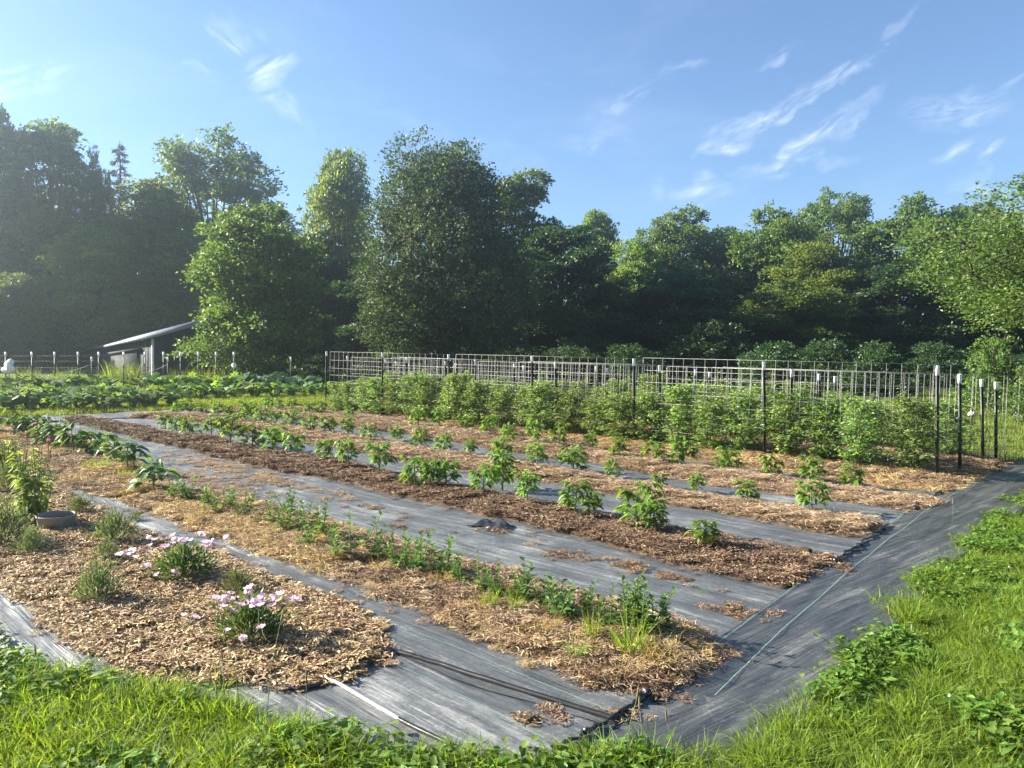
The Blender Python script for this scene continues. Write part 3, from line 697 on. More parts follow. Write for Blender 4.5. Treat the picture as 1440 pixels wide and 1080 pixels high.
# ------------------------------------------------------------------ lawn grass
def in_poly(P, poly):
    x, y = P[:, 0], P[:, 1]; c = np.zeros(len(P), bool); n = len(poly)
    for i in range(n):
        (x1, y1), (x2, y2) = poly[i][:2], poly[(i + 1) % n][:2]
        t = ((y1 > y) != (y2 > y)) & (x < (x2 - x1) * (y - y1) / (y2 - y1 + 1e-12) + x1); c ^= t
    return c

def fill(poly, dens, r):
    poly = np.asarray(poly)[:, :2]; lo, hi = poly.min(0), poly.max(0); n = int((hi - lo).prod() * dens)
    P = r.uniform(lo, hi, (n, 2)); P = P[in_poly(P, poly)]
    return np.c_[P, gz(P[:, 1]) - 0.02]

EDGE = [(-260, 730), (-120, 850), (-20, 915), (60, 952), (150, 958), (230, 972), (320, 992), (400, 1025), (480, 1050), (640, 1072), (760, 1082), (840, 1066), (920, 1072), (1010, 1062),
        (1085, 1052), (1120, 1020), (1150, 985), (1190, 955), (1215, 920), (1250, 890), (1272, 860), (1275, 835), (1300, 812), (1345, 778), (1370, 752), (1420, 712), (1460, 690), (1530, 655)]
EDGE = [(x, y + 0.07 * (y - 473) / CAM_H) for x, y in EDGE]      # traced at the blade tips: step down to the roots
def build_grass():
    r = np.random.default_rng(21)
    g = [blades(r, 40, 0.06, 0.035, 0.09, 0.006, 0.75, M['grass'], 'lawn_tuft') for k in range(3)]
    g += [blades(r, 34, 0.055, 0.07, 0.155, 0.007, 0.75, M['grass'], 'long_tuft') for k in range(3)]
    cl = []
    for k in range(2):                                         # clover and broad weeds
        n = 26; P = np.c_[r.normal(0, .05, (n, 2)), r.uniform(.02, .09, n)]; th = r.uniform(0, 6.283, n)
        A = np.stack([np.cos(th), np.sin(th), r.normal(.15, .25, n)], 1); v, f = leaf_ovate(P, A, r.uniform(.025, .06, n), r.uniform(.016, .035, n), r, 0.15)
        cl.append(np_mesh('clover_tuft', v, f, M['clover']))
    c = variant_coll('lawn_tufts', g + cl)
    E = gpx(EDGE); nj = len(E)
    poly = np.vstack([E, [[E[-1][0] + 6, E[-1][1], 0], [9, -1, 0], [-6, -1, 0], [-7, E[0][1], 0]]])
    P = fill(poly, 420, r)
    ed = resample(E, 1500); ed[:, :2] += r.normal(0, .06, (1500, 2)); ed[:, 2] = gz(ed[:, 1]) - .005; P = np.vstack([P, ed])
    d = np.hypot(P[:, 0], P[:, 1])
    keep = (d > 1.6) & (r.uniform(0, 1, len(P)) < np.clip(6.0 / d, .3, 1)); P = P[keep]; d = d[keep]
    # the strip nearest the camera and patches are longer
    nz = fbm(P[:, 0] * 1.3, P[:, 1] * 1.3, 8); tall = (nz > 0.52) | (r.uniform(0, 1, len(P)) < .12)
    front = P[:, 1] < 4.6
    vi = np.where(tall | (front & (r.uniform(0, 1, len(P)) < .6)), r.integers(3, 6, len(P)), r.integers(0, 3, len(P)))
    wz = fbm(P[:, 0] * 2.1 + 40, P[:, 1] * 2.1, 18); vi = np.where((wz > .5) & (r.uniform(0, 1, len(P)) < .3), r.integers(6, 8, len(P)), vi)
    sc = r.uniform(.75, 1.3, len(P)) * (0.75 + .5 * nz) * np.where(front, 1.1, 1.0)
    o = scatter('lawn_grass', P, c, 8, sc, None, 0.10, vi=vi, seed=2); o['label'] = 'lush sunlit lawn grass and clover in front of the garden'; o['category'] = 'grass'
    # lawn strips farther off, coarser tufts
    g2 = [blades(r, 40, 0.14, 0.06, 0.15, 0.010, 0.5, M['grass_far'], 'far_tuft', 2) for k in range(3)]
    c2 = variant_coll('far_tufts', g2)
    P1 = fill(gpx([(-300, 600), (-60, 588), (60, 584), (240, 577), (390, 571), (470, 566), (470, 553), (250, 560), (0, 573), (-300, 580)]), 34, r)
    P2 = fill(gpx([(1425, 655), (1300, 628), (1100, 602), (900, 583), (700, 566), (560, 553), (480, 560), (450, 545), (600, 532), (1000, 528), (1500, 528), (2000, 540), (2000, 660), (1560, 645)]), 11, r)
    P3 = fill(gpx([(-300, 548), (480, 540), (480, 528), (-300, 528)]), 7, r)
    o = scatter('far_lawn_grass', np.vstack([P1, P2, P3]), c2, 3, r.uniform(.8, 1.5, len(P1) + len(P2) + len(P3)), None, .1, seed=3); o['label'] = 'mown grass strips behind the vegetable rows'; o['category'] = 'grass'
    # white clover heads
    mb = MB(); 
    for a in range(3):
        for b in range(6):
            th = b * 1.047 + a * .5; z = .05 + a * .006; q = .009 * (1 - .25 * a)
            mb.add([[0, 0, z], [q * math.cos(th - .4), q * math.sin(th - .4), z], [q * 1.2 * math.cos(th), q * 1.2 * math.sin(th), z + .004], [q * math.cos(th + .4), q * math.sin(th + .4), z]], [[0, 1, 2, 3]])
    mb.tube([[0, 0, -.02], [0.004, 0, .055]], .0012, 3)
    ch = variant_coll('clover_heads', [mb.mesh('clover_head', M['white'])])
    Q = fill(poly, 3, r); dq = np.hypot(Q[:, 0], Q[:, 1]); Q = Q[(dq > 2.5)]; Q[:, 2] += .05
    o = scatter('clover_flowers', Q, ch, 1, r.uniform(.5, .85, len(Q)), None, .2, seed=4); o['label'] = 'tiny white clover flower heads dotted through the lawn'; o['category'] = 'clover'
build_grass()

# ------------------------------------------------------------------ vegetable plants
def plant_meshes(kind, seed):
    r = np.random.default_rng(seed); st = MB(); V = []; T = []; cnt = 0
    def add(v, t):
        nonlocal cnt; V.append(v); T.append(t + cnt); cnt += len(v)
    if kind in ('pepper', 'eggplant', 'bush'):
        H = 0.40; big = {'pepper': .85, 'eggplant': 1.35, 'bush': .8}[kind]; nb = {'pepper': 13, 'eggplant': 8, 'bush': 14}[kind]
        st.tube([[0, 0, -.05], [.008, .004, H * .35], [0, 0, H * .8]], [.009, .007, .004], 5)
        for b in range(nb):
            th = b * 2.4 + r.normal(0, .3); z0 = H * (.15 + .55 * b / nb); e = np.array([math.cos(th), math.sin(th), 0]) * r.uniform(.07, .15) * (1.2 - .5 * b / nb)
            p1 = np.array([0, 0, z0]); p2 = p1 + e + np.array([0, 0, r.uniform(.04, .13)]); st.tube([p1, (p1 + p2) / 2 + [0, 0, -.012], p2], [.004, .0035, .002], 4, cap=False)
            n = 9 if kind != 'eggplant' else 5; k = r.uniform(.35, 1.1, n)[:, None]; P = p1 + (p2 - p1) * k
            a = th + r.normal(0, 1.1, n); A = np.stack([np.cos(a), np.sin(a), r.normal(.05, .3, n)], 1); L = r.uniform(.075, .125, n) * big
            add(*leaf_ovate(P, A, L, L * (.5 if kind == 'pepper' else .62), r, 0.45))
        n = 9; P = np.c_[r.normal(0, .02, (n, 2)), r.uniform(H * .65, H * .95, n)]; a = r.uniform(0, 6.283, n)
        A = np.stack([np.cos(a), np.sin(a), r.uniform(.1, .9, n)], 1); L = r.uniform(.04, .085, n) * big; add(*leaf_ovate(P, A, L, L * .5, r, .25))
    elif kind == 'tomato':
        H = 1.05
        for q in range(4):
            th = r.uniform(0, 6.28); tp = np.array([math.cos(th) * .12, math.sin(th) * .12, H * r.uniform(.85, 1.0)]); st.tube([[0, 0, -.05], tp * .5 + [.03, 0, 0], tp], [.011, .009, .004], 5, cap=False)
        ns = 130; z = H * (.06 + 1.02 * r.uniform(0, 1, ns) ** .95); a = r.uniform(0, 6.283, ns); q = (.10 + .24 * r.uniform(0, 1, ns)) * (1 - .35 * (z / H) ** 3) * np.where(z < .25, .6, 1)
        C0 = np.stack([np.cos(a) * .05, np.sin(a) * .05, z * .9], 1); C1 = np.stack([np.cos(a) * q, np.sin(a) * q, z], 1); tall = r.uniform(0, 1, ns) < .05; C1[tall, 2] += r.uniform(.1, .3, tall.sum())
        for c0, c1, aa in zip(C0, C1, a):
            n = 20; k = r.uniform(.3, 1.15, n)[:, None]; P = c0 + (c1 - c0) * k + r.normal(0, .028, (n, 3)); b = aa + r.normal(0, 1.2, n)
            A = np.stack([np.cos(b), np.sin(b), r.normal(-.25, .45, n)], 1); L = r.uniform(.03, .075, n); v, f = leaf_diamonds(P, A, L, L * .42, r, .25); V.append(v); T.append(f + cnt); cnt += len(v)
            st.tube([c0, c1], [.004, .002], 3, cap=False)
    elif kind == 'snap':
        for q in range(r.integers(4, 7)):
            H = r.uniform(.14, .27); x, y = r.normal(0, .045, 2); lean = r.normal(0, .05, 2); st.tube([[x, y, -.03], [x + lean[0], y + lean[1], H]], [.004, .002], 4, cap=False)
            n = 16; z = np.linspace(.1, 1.0, n); a = np.arange(n) * 2.4 + r.uniform(0, 6)
            P = np.stack([x + lean[0] * z, y + lean[1] * z, H * z], 1); A = np.stack([np.cos(a), np.sin(a), .35 + .8 * z ** 2], 1); L = r.uniform(.05, .085, n) * (1.15 - .5 * z); add(*leaf_ovate(P, A, L, L * .45, r, .25))
    elif kind in ('squash', 'cabbage'):
        n = 38 if kind == 'squash' else 30
        for q in range(n):
            a = r.uniform(0, 6.283); d = np.array([math.cos(a), math.sin(a), 0]); rr = r.uniform(.1, .5); z = r.uniform(.18, .46) * (1.15 - .5 * rr); p = d * rr + [0, 0, z]
            st.tube([d * .03 + [0, 0, -.05], d * rr * .45 + [0, 0, z * .75], p], [.010, .008, .006], 4, cap=False)
            k = 11; ph = np.arange(k) * 2 * math.pi / k; s = r.uniform(.07, .13); rad = s * (1 + .18 * np.cos(5 * ph)); nrm = np.array([d[0] * .45 + r.normal(0, .25), d[1] * .45 + r.normal(0, .25), 1.0]); nrm /= np.linalg.norm(nrm)
            t1 = np.cross(nrm, [0, 1, 0.1]); t1 /= np.linalg.norm(t1); t2 = np.cross(nrm, t1)
            rim = p + (rad * np.cos(ph))[:, None] * t1 + (rad * np.sin(ph))[:, None] * t2 + nrm * (s * .22 * np.cos(2.5 * ph) ** 2)[:, None] - np.array([0, 0, .25]) * s
            add(np.vstack([p, rim]), np.array([[0, 1 + j, 1 + (j + 1) % k] for j in range(k)]))
    elif kind in ('lavender', 'primrose', 'greygrass'):
        n = {'lavender': 1300, 'primrose': 900, 'greygrass': 900}[kind]; H = .2
        a = r.uniform(0, 6.283, n); el = r.uniform(.15, 1.45, n); D = np.stack([np.cos(a) * np.cos(el), np.sin(a) * np.cos(el), np.sin(el)], 1)
        k = r.uniform(.25, 1, n)[:, None] ** .6; P = D * k * np.array([.15, .15, H]) * (1 + .25 * r.normal(0, 1, (n, 1)).clip(-1, 1)); A = D * .8 + unit(r, n) * .5 + [0, 0, .35]
        L = r.uniform(.025, .05, n); v, f = leaf_diamonds(P, A, L, L * (.16 if kind != 'primrose' else .28), r, .1); V.append(v); T.append(f + cnt); cnt += len(v)
        for q in range(26):
            b = D[q] * np.array([.14, .14, H]); st.tube([[0, 0, -.02], b * .5 + [0, 0, .02], b], [.003, .002, .0015], 3, cap=False)
    elif kind == 'cone':
        for q in range(20):
            a = r.uniform(0, 6.283); tip = np.array([math.cos(a) * r.uniform(.05, .22), math.sin(a) * r.uniform(.05, .22), r.uniform(.5, .85)]); b0 = np.array([math.cos(a) * .05, math.sin(a) * .05, -.03])
            st.tube([b0, (b0 + tip) / 2 + r.normal(0, .02, 3), tip], [.006, .005, .0035], 4, cap=False)
            n = 20; k = r.uniform(.15, .95, n)[:, None]; P = b0 + (tip - b0) * k; b = r.uniform(0, 6.283, n); A = np.stack([np.cos(b), np.sin(b), r.normal(.25, .3, n)], 1); L = r.uniform(.1, .18, n) * (1.1 - .5 * k[:, 0]); add(*leaf_ovate(P, A, L, L * .34, r, .5))
    elif kind == 'dock':
        n = 9; a = np.arange(n) * 2.4 + r.normal(0, .3, n); A = np.stack([np.cos(a), np.sin(a), r.uniform(.25, 1.3, n)], 1); L = r.uniform(.09, .17, n); P = np.c_[r.normal(0, .012, (n, 2)), np.zeros(n)]
        add(*leaf_ovate(P, A, L, L * .33, r, .6)); st.tube([[0, 0, -.03], [0, 0, .04]], .006, 4)
    T4 = [t for t in T if t.shape[1] == 4]; T3 = [t for t in T if t.shape[1] == 3]
    F = ([np.vstack(T4)] if T4 else []) + ([np.vstack(T3)] if T3 else [])
    mat = {'pepper': 'pepper', 'bush': 'pepper', 'eggplant': 'eggplant', 'tomato': 'tomato', 'snap': 'snap', 'squash': 'squash', 'cabbage': 'cabbage', 'lavender': 'lavender', 'greygrass': 'lavender', 'primrose': 'primrose', 'cone': 'cone', 'dock': 'dock'}[kind]
    return st.mesh(kind + '_stem', M['stem'], True), np_mesh(kind + '_foliage', np.vstack(V), F, M[mat])

PM = {}
for kd, nv in (('pepper', 6), ('bush', 3), ('eggplant', 4), ('tomato', 6), ('snap', 6), ('squash', 5), ('cabbage', 2), ('lavender', 3), ('greygrass', 2), ('primrose', 2), ('cone', 2), ('dock', 4)):
    PM[kd] = [plant_meshes(kd, 300 + 10 * k + len(kd)) for k in range(nv)]

def surf(bedkeys, p):
    best = p[2]
    for k in bedkeys:
        P = BED[k][1].reshape(-1, 3); d = ((P[:, :2] - p[:2]) ** 2).sum(1); i = np.argmin(d)
        if d[i] < .03: best = max(best, P[i, 2])
    return best

CNT = {}
def plant(name, kind, p, label, cat, group, sc=1.0, beds=(), r=rng, rz=None, pix=True):
    p = np.array(p, float)
    if beds:
        h = surf(beds, p) - gz(p[1])
        if pix: p[:2] *= (CAM_H - h) / CAM_H
        p[2] = surf(beds, p)
    t = thing(name, label, cat, p, r.uniform(0, 6.28) if rz is None else rz, sc, group, )
    t.rotation_euler = (r.normal(0, .05), r.normal(0, .05), t.rotation_euler[2])
    CNT[kind] = CNT.get(kind, -1) + 1; m = PM[kind][(CNT[kind] * 5 + 1) % len(PM[kind])] if len(PM[kind]) > 1 else PM[kind][0]
    obj('stem', m[0], t); obj('foliage', m[1], t)
    return t

def row(pts, kind, name, cat, what, group, beds, hpx, base_h=0.40, ends='from the cross path'):
    pts = sorted(pts, key=lambda q: -q[0])
    for k, q in enumerate(pts):
        p = gp(q[0], q[1]); h = (q[2] if len(q) > 2 else hpx) / FPX * p[1] / base_h if (len(q) > 2) else hpx / base_h * rng.uniform(.85, 1.15)
        s = h * 1.08 * np.array([rng.uniform(.95, 1.2), rng.uniform(.95, 1.2), 1.0])
        plant(name, kind, p, '%s %s, counted %s' % (ORD[k], what, ends), cat, group, tuple(float(v) for v in s), beds)

R3 = [(233, 604), (249, 611), (267, 615), (298, 613), (324, 627, 44), (353, 633, 38), (384, 637, 42), (415, 642, 36), (455, 649, 30), (491, 658, 40), (533, 669, 44), (584, 682, 44), (606, 686, 36), (627, 687, 40),
      (680, 698, 42), (706, 692, 60), (742, 711, 42), (809, 727, 52), (835, 724, 34), (897, 745, 66), (920, 748, 44), (991, 769, 42)]
R4 = [(249, 584), (267, 584), (283, 585), (307, 589), (322, 589), (347, 594, 30), (367, 598, 28), (389, 596), (411, 603, 28), (437, 608, 26), (463, 611, 26), (488, 614, 28), (522, 623, 26), (558, 622, 24), (591, 633, 32), (624, 639, 32),
      (662, 642, 26), (707, 649, 36), (755, 661, 34), (805, 666, 42), (860, 674, 30), (927, 688, 24), (980, 695, 30), (1050, 710, 36), (1143, 723, 52)]
R5 = [(378, 577), (392, 579), (411, 578), (435, 582), (452, 583), (473, 583), (491, 589), (589, 602, 26), (618, 604, 26), (655, 608, 26), (689, 615, 30), (715, 620, 26), (751, 626, 32), (787, 631, 34), (830, 635, 28), (871, 644, 30), (922, 653, 34),
      (962, 656, 42), (1022, 665, 38), (1084, 672, 36), (1143, 681, 42), (1198, 690, 36)]
row(R3, 'pepper', 'pepper_plant', 'pepper plant', 'pepper plant of the nearest pepper row', 'peppers of the nearest row', (3,), .36)
row(R4, 'pepper', 'pepper_plant', 'pepper plant', 'pepper plant of the middle pepper row', 'peppers of the middle row', (4,), .33)
row(R5, 'pepper', 'pepper_plant', 'pepper plant', 'pepper plant of the rear pepper row', 'peppers of the rear row', (5,), .33)
row([(62, 628, 38), (82, 630, 36), (104, 636, 40), (128, 642, 36), (152, 650, 38), (178, 661, 44), (217, 690, 44), (40, 620, 36), (18, 616, 40), (-20, 610, 36), (-60, 606, 36)], 'eggplant', 'eggplant_plant', 'eggplant', 'broad-leaved eggplant of the straw bed', 'eggplants in the straw bed', (2,), .42, ends='from the seedlings')
row([(248, 700, 26), (268, 704, 26), (292, 712, 26), (318, 716, 28), (345, 728, 28), (372, 736, 34), (404, 728, 32), (425, 745, 34), (452, 757, 40), (488, 775, 48), (530, 785, 40), (556, 796, 28), (578, 800, 46), (618, 805, 46), (640, 822, 30), (664, 830, 40), (700, 838, 36),
     (733, 843, 44), (768, 856, 44), (800, 868, 50), (826, 866, 36), (850, 880, 50), (878, 892, 62), (905, 890, 56), (930, 886, 42), (300, 722, 24), (395, 745, 26), (440, 768, 28)], 'snap', 'flower_seedling', 'seedling', 'leafy seedling of the golden straw bed', 'seedlings in the golden straw bed', (2,), .22, .24, ends='from the weedy end')

# tomatoes between the wire panels
P0 = gp(1318, 675); ROWLEN = 14.63
def rowpt(s, nn, z=0.0):
    q = P0[:2] + U * s + NV * nn; return np.array([q[0], q[1], gz(q[1]) + z])
for line, (nn, nm) in enumerate(((0.08, 'front'), (1.95, 'rear'))):
    for k in range(24):
        s = 0.35 + k * 0.605 + rng.normal(0, .05); p = rowpt(s, nn + rng.normal(0, .04)); h = rng.uniform(.78, 1.06)
        plant('tomato_plant', 'tomato', p, '%s tomato plant of the %s caged row, counted from the cross path' % (ORD[k], nm), 'tomato plant', 'tomatoes of the %s row' % nm, (h * 1.35, h * 1.35, h * rng.uniform(.72, .98)), (6,), pix=False)

# squash and cabbage behind the lawn strip
for nm, what, kd, x0, y0, x1, y1, n, sc in (('squash_plant', 'squash plant of the near squash row', 'squash', -60, 580, 240, 572, 13, 1.0), ('squash_plant', 'squash plant of the long squash row', 'squash', -40, 566, 462, 557, 20, .95),
                                  ('squash_plant', 'squash plant of the shaded back row', 'squash', 20, 556, 330, 550, 12, 1.25), ('cabbage_plant', 'blue-green leafy plant at the back by the fence', 'cabbage', 350, 550, 438, 549, 6, 1.15)):
    for k in range(n):
        t = k / (n - 1); p = gp(x0 + (x1 - x0) * t + rng.normal(0, 3), y0 + (y1 - y0) * t + rng.normal(0, .8)); s = sc * rng.uniform(.8, 1.2)
        plant(nm, kd, p, '%s %s, counted from the left' % (ORD[k], what), 'squash plant' if kd == 'squash' else 'cabbage', what.split(' of the ')[-1] if kd == 'squash' else 'blue-green plants', (s, s, s))

# flower bed
def primrose(px, py, sc, label, spots):
    t = plant('pink_primrose', 'primrose', gp(px, py), label, 'flower', 'pink flowering clumps', sc, (1,), rz=0.0); t.rotation_euler = (0, 0, 0)
    r = np.random.default_rng(px); mb = MB()
    for q in range(4):
        a = q * 1.571; d = np.array([math.cos(a), math.sin(a), 0]); s = np.array([-d[1], d[0], 0]); L = .026
        mb.add([[0, 0, 0], d * L * .55 + s * L * .7 + [0, 0, .014], d * L * .85 + s * L * .42 + [0, 0, .024], d * L * .78 + [0, 0, .019], d * L * .85 - s * L * .42 + [0, 0, .024], d * L * .55 - s * L * .7 + [0, 0, .014]], None, [[0, 1, 2], [0, 2, 3], [0, 3, 4], [0, 4, 5]])
    me = mb.mesh('petals', M['petal'])
    m2 = MB(); m2.tube([[0, 0, -.09], [.004, 0, -.04], [0, 0, 0]], [.0015, .0015, .002], 3, cap=False); ms = m2.mesh('flower_stalk', M['stem'])
    for k, (x, y, z) in enumerate(spots):
        f = obj('flower', me, t, (x, y, z), rot=(r.normal(.35, .55), r.normal(-.3, .55), r.uniform(0, 6.28)), sc=r.uniform(.6, 1.0)); obj('flower_stalk', ms, f)
    return t
rr = np.random.default_rng(5)
SP1 = [(-.17 + .34 * rr.uniform(), -.12 + .2 * rr.uniform(), .19 + .07 * rr.uniform()) for k in range(22)] + [(-.2, -.05, .13), (-.24, -.06, .15), (.03, -.19, .09), (-.03, -.18, .12), (.1, -.17, .13)]
SP2 = [(-.22 + .44 * rr.uniform(), -.1 + .16 * rr.uniform(), .2 + .08 * rr.uniform()) for k in range(22)] + [(-.12, -.1, .2), (-.2, -.08, .16), (-.04, -.19, .08), (.03, -.18, .09), (-.1, -.16, .13), (-.28, -.02, .16), (-.31, .0, .15)]
primrose(352, 893, (1.6, 1.55, 1.1), 'pink flowering clump nearest the front edge of the wood chips', SP1)
primrose(258, 812, (1.6, 1.6, 1.15), 'pale pink flowering clump farther back beside the narrow fabric strip', SP2)
for kd, px, py, sc, lab in (('lavender', 137, 846, 1.15, 'round grey-green lavender tuft alone on the wood chips'), ('lavender', 335, 832, .8, 'small lavender tuft between the two pink flowering clumps'), ('greygrass', 148, 788, .7, 'short wispy grey tuft in front of the large lavender'),
                            ('greygrass', 158, 762, 1.35, 'large dark lavender right of the grey basin'), ('lavender', 112, 722, .9, 'low lavender against the end of the narrow strip'), ('lavender', 2, 765, 1.7, 'tall lavender cut by the left edge of the photo'),
                            ('greygrass', 45, 778, 1.0, 'flat dusty tuft in front of the grey basin'), ('lavender', 14, 690, 1.6, 'bluish tuft at the left edge behind the basin'), ('greygrass', 190, 735, .55, 'tiny tuft on the edge of the narrow strip')):
    plant('lavender_plant', kd, gp(px, py), lab, 'lavender', 'lavender tufts', sc, (1, 2))
c1 = plant('coneflower_plant', 'cone', gp(48, 735), 'tall pale coneflower behind the grey basin', 'coneflower', 'coneflowers', (1.0, 1.0, 1.0), (1,), rz=0.0)
c2 = plant('coneflower_plant', 'cone', gp(8, 668), 'smaller coneflower at the left edge of the photo', 'coneflower', 'coneflowers', (.9, .9, .7), (1,), rz=1.0)
M['cone_head'] = plain('dusky_pink_flower_head', (0.30, 0.10, 0.11), .8, .1)
mb = MB(); mb.tube([[0, 0, -.25], [0.01, 0, -.1], [0, 0, 0], [0, 0, .012], [0, 0, .03]], [.003, .003, .004, .018, .006], 7)
for q in range(9):
    a = q * .698; d = np.array([math.cos(a), math.sin(a), 0]); s = np.array([-d[1], d[0], 0]) * .006; mb.add([d * .012 - s, d * .012 + s, d * .045 + s - [0, 0, .014], d * .045 - s - [0, 0, .014]], [[0, 1, 2, 3]])
mh = mb.mesh('cone_head', M['cone_head'], False)
for k, (x, y, z) in enumerate(((.0, 0, 1.02), (.16, -.03, .86), (-.13, .05, .88), (.06, .1, .8))): obj('flower_head', mh, c1, (x, y, z))

# grey basin set in the chips
def basin():
    p = gp(80, 748); p[2] = surf((1,), p) - .015
    t = thing('planter_basin', 'low oval grey plastic basin sunk in the wood chips', 'basin', p, R(12))
    t.rotation_euler = (R(7), 0, R(12))
    mb = MB(); k = 32; prof = [(.165, -.03), (.178, .125), (.186, .132), (.186, .15), (.174, .15), (.168, .13), (.160, .03)]
    a = np.arange(k) * 2 * math.pi / k
    V = np.vstack([np.stack([q * np.cos(a), q * .72 * np.sin(a), np.full(k, z)], 1) for q, z in prof])
    Q = [[i * k + j, i * k + (j + 1) % k, (i + 1) * k + (j + 1) % k, (i + 1) * k + j] for i in range(len(prof) - 1) for j in range(k)]
    obj('shell', np_mesh('basin_shell', V, np.array(Q), M['pot'], True), t)
    V = np.vstack([[0, 0, .05], np.stack([.165 * np.cos(a), .118 * np.sin(a), .04 + .006 * np.sin(a * 5)], 1)])
    obj('soil', np_mesh('basin_soil', V, np.array([[0, 1 + j, 1 + (j + 1) % k] for j in range(k)]), M['potsoil'], True), t)
basin()

# weedy grass clumps in the golden straw bed and dock in the lawn
wg = [blades(np.random.default_rng(60 + k), 90, .07, .12, .34, .006, .7, M['grass'], 'weed_blades') for k in range(2)] + [blades(np.random.default_rng(64), 80, .09, .08, .22, .005, .8, M['dry'], 'dry_blades')]
for k, (px, py, v, sc, lab) in enumerate(((885, 935, 0, 1.1, 'tallest green grass clump at the weedy bed end'), (832, 915, 1, .7, 'spiky grass clump left of the tallest one on the straw bed'), (812, 945, 1, .6, 'low dark grass clump on the lower edge of the straw bed'), (690, 868, 0, .75, 'bright grass clump midway along the golden straw bed'),
                                    (870, 965, 2, .8, 'pale dry grass clump at the corner of the straw bed'), (930, 945, 2, 1.0, 'dry straw-coloured grass clump beside the cross path'), (720, 860, 1, .6, 'small green grass clump behind the bright one on the straw bed'), (760, 905, 2, .7, 'dry grass clump on the front slope of the straw bed'),
                                    (940, 748, 2, .5, 'dry wispy grass between the two nearest large peppers'), (630, 890, 0, .25, 'tiny green tuft growing through the fabric strip'), (985, 838, 0, .3, 'small tuft at the end of the wide fabric strip'), (200, 665, 0, .4, 'yellow-green tuft in front of the eggplants'),
                                    (230, 770, 2, .5, 'wispy dry tuft at the edge of the narrow strip'), (560, 835, 2, .6, 'dry tuft amid the golden straw'), (470, 790, 2, .55, 'dry tuft left of the seedlings on golden straw'))):
    p = gp(px, py); p[2] = surf((2, 3), p) - .01; o = obj('grass_clump', wg[v], None, p, k * 1.3, sc); tag(o, lab, 'grass clump', 'weedy grass clumps')
r6 = np.random.default_rng(66); xs6 = sorted(r6.uniform(60, 900, 26))
for k, x in enumerate(xs6):
    lo6, up6 = np.interp(x, [q[0] for q in B2L[:-1]], [q[1] for q in B2L[:-1]]), np.interp(x, [q[0] for q in B2U], [q[1] for q in B2U])
    p = gp(x, lo6 + (up6 - lo6) * r6.uniform(.05, .6)); p[2] = surf((2,), p) - .01
    o = obj('grass_clump', wg[2 if r6.uniform() < .6 else int(r6.integers(0, 2))], None, p, k, r6.uniform(.4, .85)); tag(o, '%s small grass tuft on the golden straw bed, counted from the left' % ORD[k], 'grass clump', 'small tufts on the golden straw bed')
for k, (px, py, sc, lab) in enumerate(((1165, 1010, 1.2, 'broad-leaved dock weed where grass meets the path near the bottom'), (1250, 885, .9, 'dock weed leaning over the black path edge'), (1345, 850, 1.0, 'dock weed in the lawn right of the path'), (1330, 1020, 1.3, 'large dock weed in the bottom right lawn'), (1240, 1050, 1.0, 'dock weed near the bottom edge of the lawn'),
                                 (1420, 830, 1.0, 'dock weed at the right edge of the lawn'), (1290, 960, .9, 'dock weed in the middle of the right lawn'), (15, 945, 1.0, 'dock weed on the fabric at the left edge'), (560, 1080, .9, 'leafy weed in the front grass at bottom centre'), (220, 1040, 1.0, 'leafy weed in the bottom left grass'), (335, 1060, 1.1, 'leafy weed right of the bottom left grass'), (1290, 800, .6, 'small dock weed at the far path edge'))):
    plant('dock_weed', 'dock', gp(px, py), lab, 'weed', 'broad-leaved weeds', sc)
M['seed'] = plain('grass_seed_head', (0.22, 0.16, 0.09), .8, .1)
for k, (px, py, h) in enumerate(((168, 990, .30), (285, 1010, .26), (340, 1015, .42), (372, 1035, .55), (318, 1040, .36), (905, 1075, .24), (880, 1072, .30), (950, 1078, .20), (60, 985, .22), (430, 1060, .32), (1265, 930, .25), (1340, 740, .22))):
    p = gp(px, py); t = thing('seed_stalk', '%s thin grass stalk with a seed head, counted from the left' % ORD[sorted([168, 285, 340, 372, 318, 905, 880, 950, 60, 430, 1265, 1340]).index(px)], 'grass stalk', p, k, 1.0, 'grass stalks gone to seed')
    lx, ly = rng.normal(0, .06, 2); mb = MB(); mb.tube([[0, 0, -.03], [lx * .4, ly * .4, h * .6], [lx, ly, h]], [.0022, .0018, .0014], 4); obj('stalk', mb.mesh('stalk', M['stem']), t)
    mb = MB(); mb.tube([[lx, ly, h], [lx * 1.05, ly * 1.05, h + .012], [lx * 1.15, ly * 1.15, h + .05], [lx * 1.2, ly * 1.2, h + .07]], [.0015, .005, .004, .0008], 5); obj('seed_head', mb.mesh('seed_head', M['seed'], True), t)

# ------------------------------------------------------------------ trellis posts and wire panels
def tpost_mesh(h):
    mb = MB(); mb.box((0, 0, h / 2 - .15), (.045, .006, h + .3)); mb.box((0, .018, h / 2 - .15), (.006, .030, h + .3))
    for k in range(int(h / .055)): mb.box((0, -.006, .04 + k * .055), (.012, .007, .016))
    return mb.mesh('post_shaft', M['tpost'])
def tip_mesh(h, l=.13):
    mb = MB(); mb.box((0, 0.0, h - l / 2 + .002), (.049, .010, l)); mb.box((0, .0205, h - l / 2 + .002), (.010, .030, l)); return mb.mesh('white_tip', M['white'])
HT = 1.55; TP, TT = tpost_mesh(HT), tip_mesh(HT); TP2, TT2 = tpost_mesh(1.42), tip_mesh(1.42)
LINES = ((0.0, 1.56, HT, 'front'), (0.46, 1.40, 1.42, 'second'), (1.76, 1.36, 1.30, 'third'), (2.22, 1.36, 1.25, 'rearmost'))
STARTS = [P0, gp(1349, 669), gp(1383, 653), gp(1400, 652)]
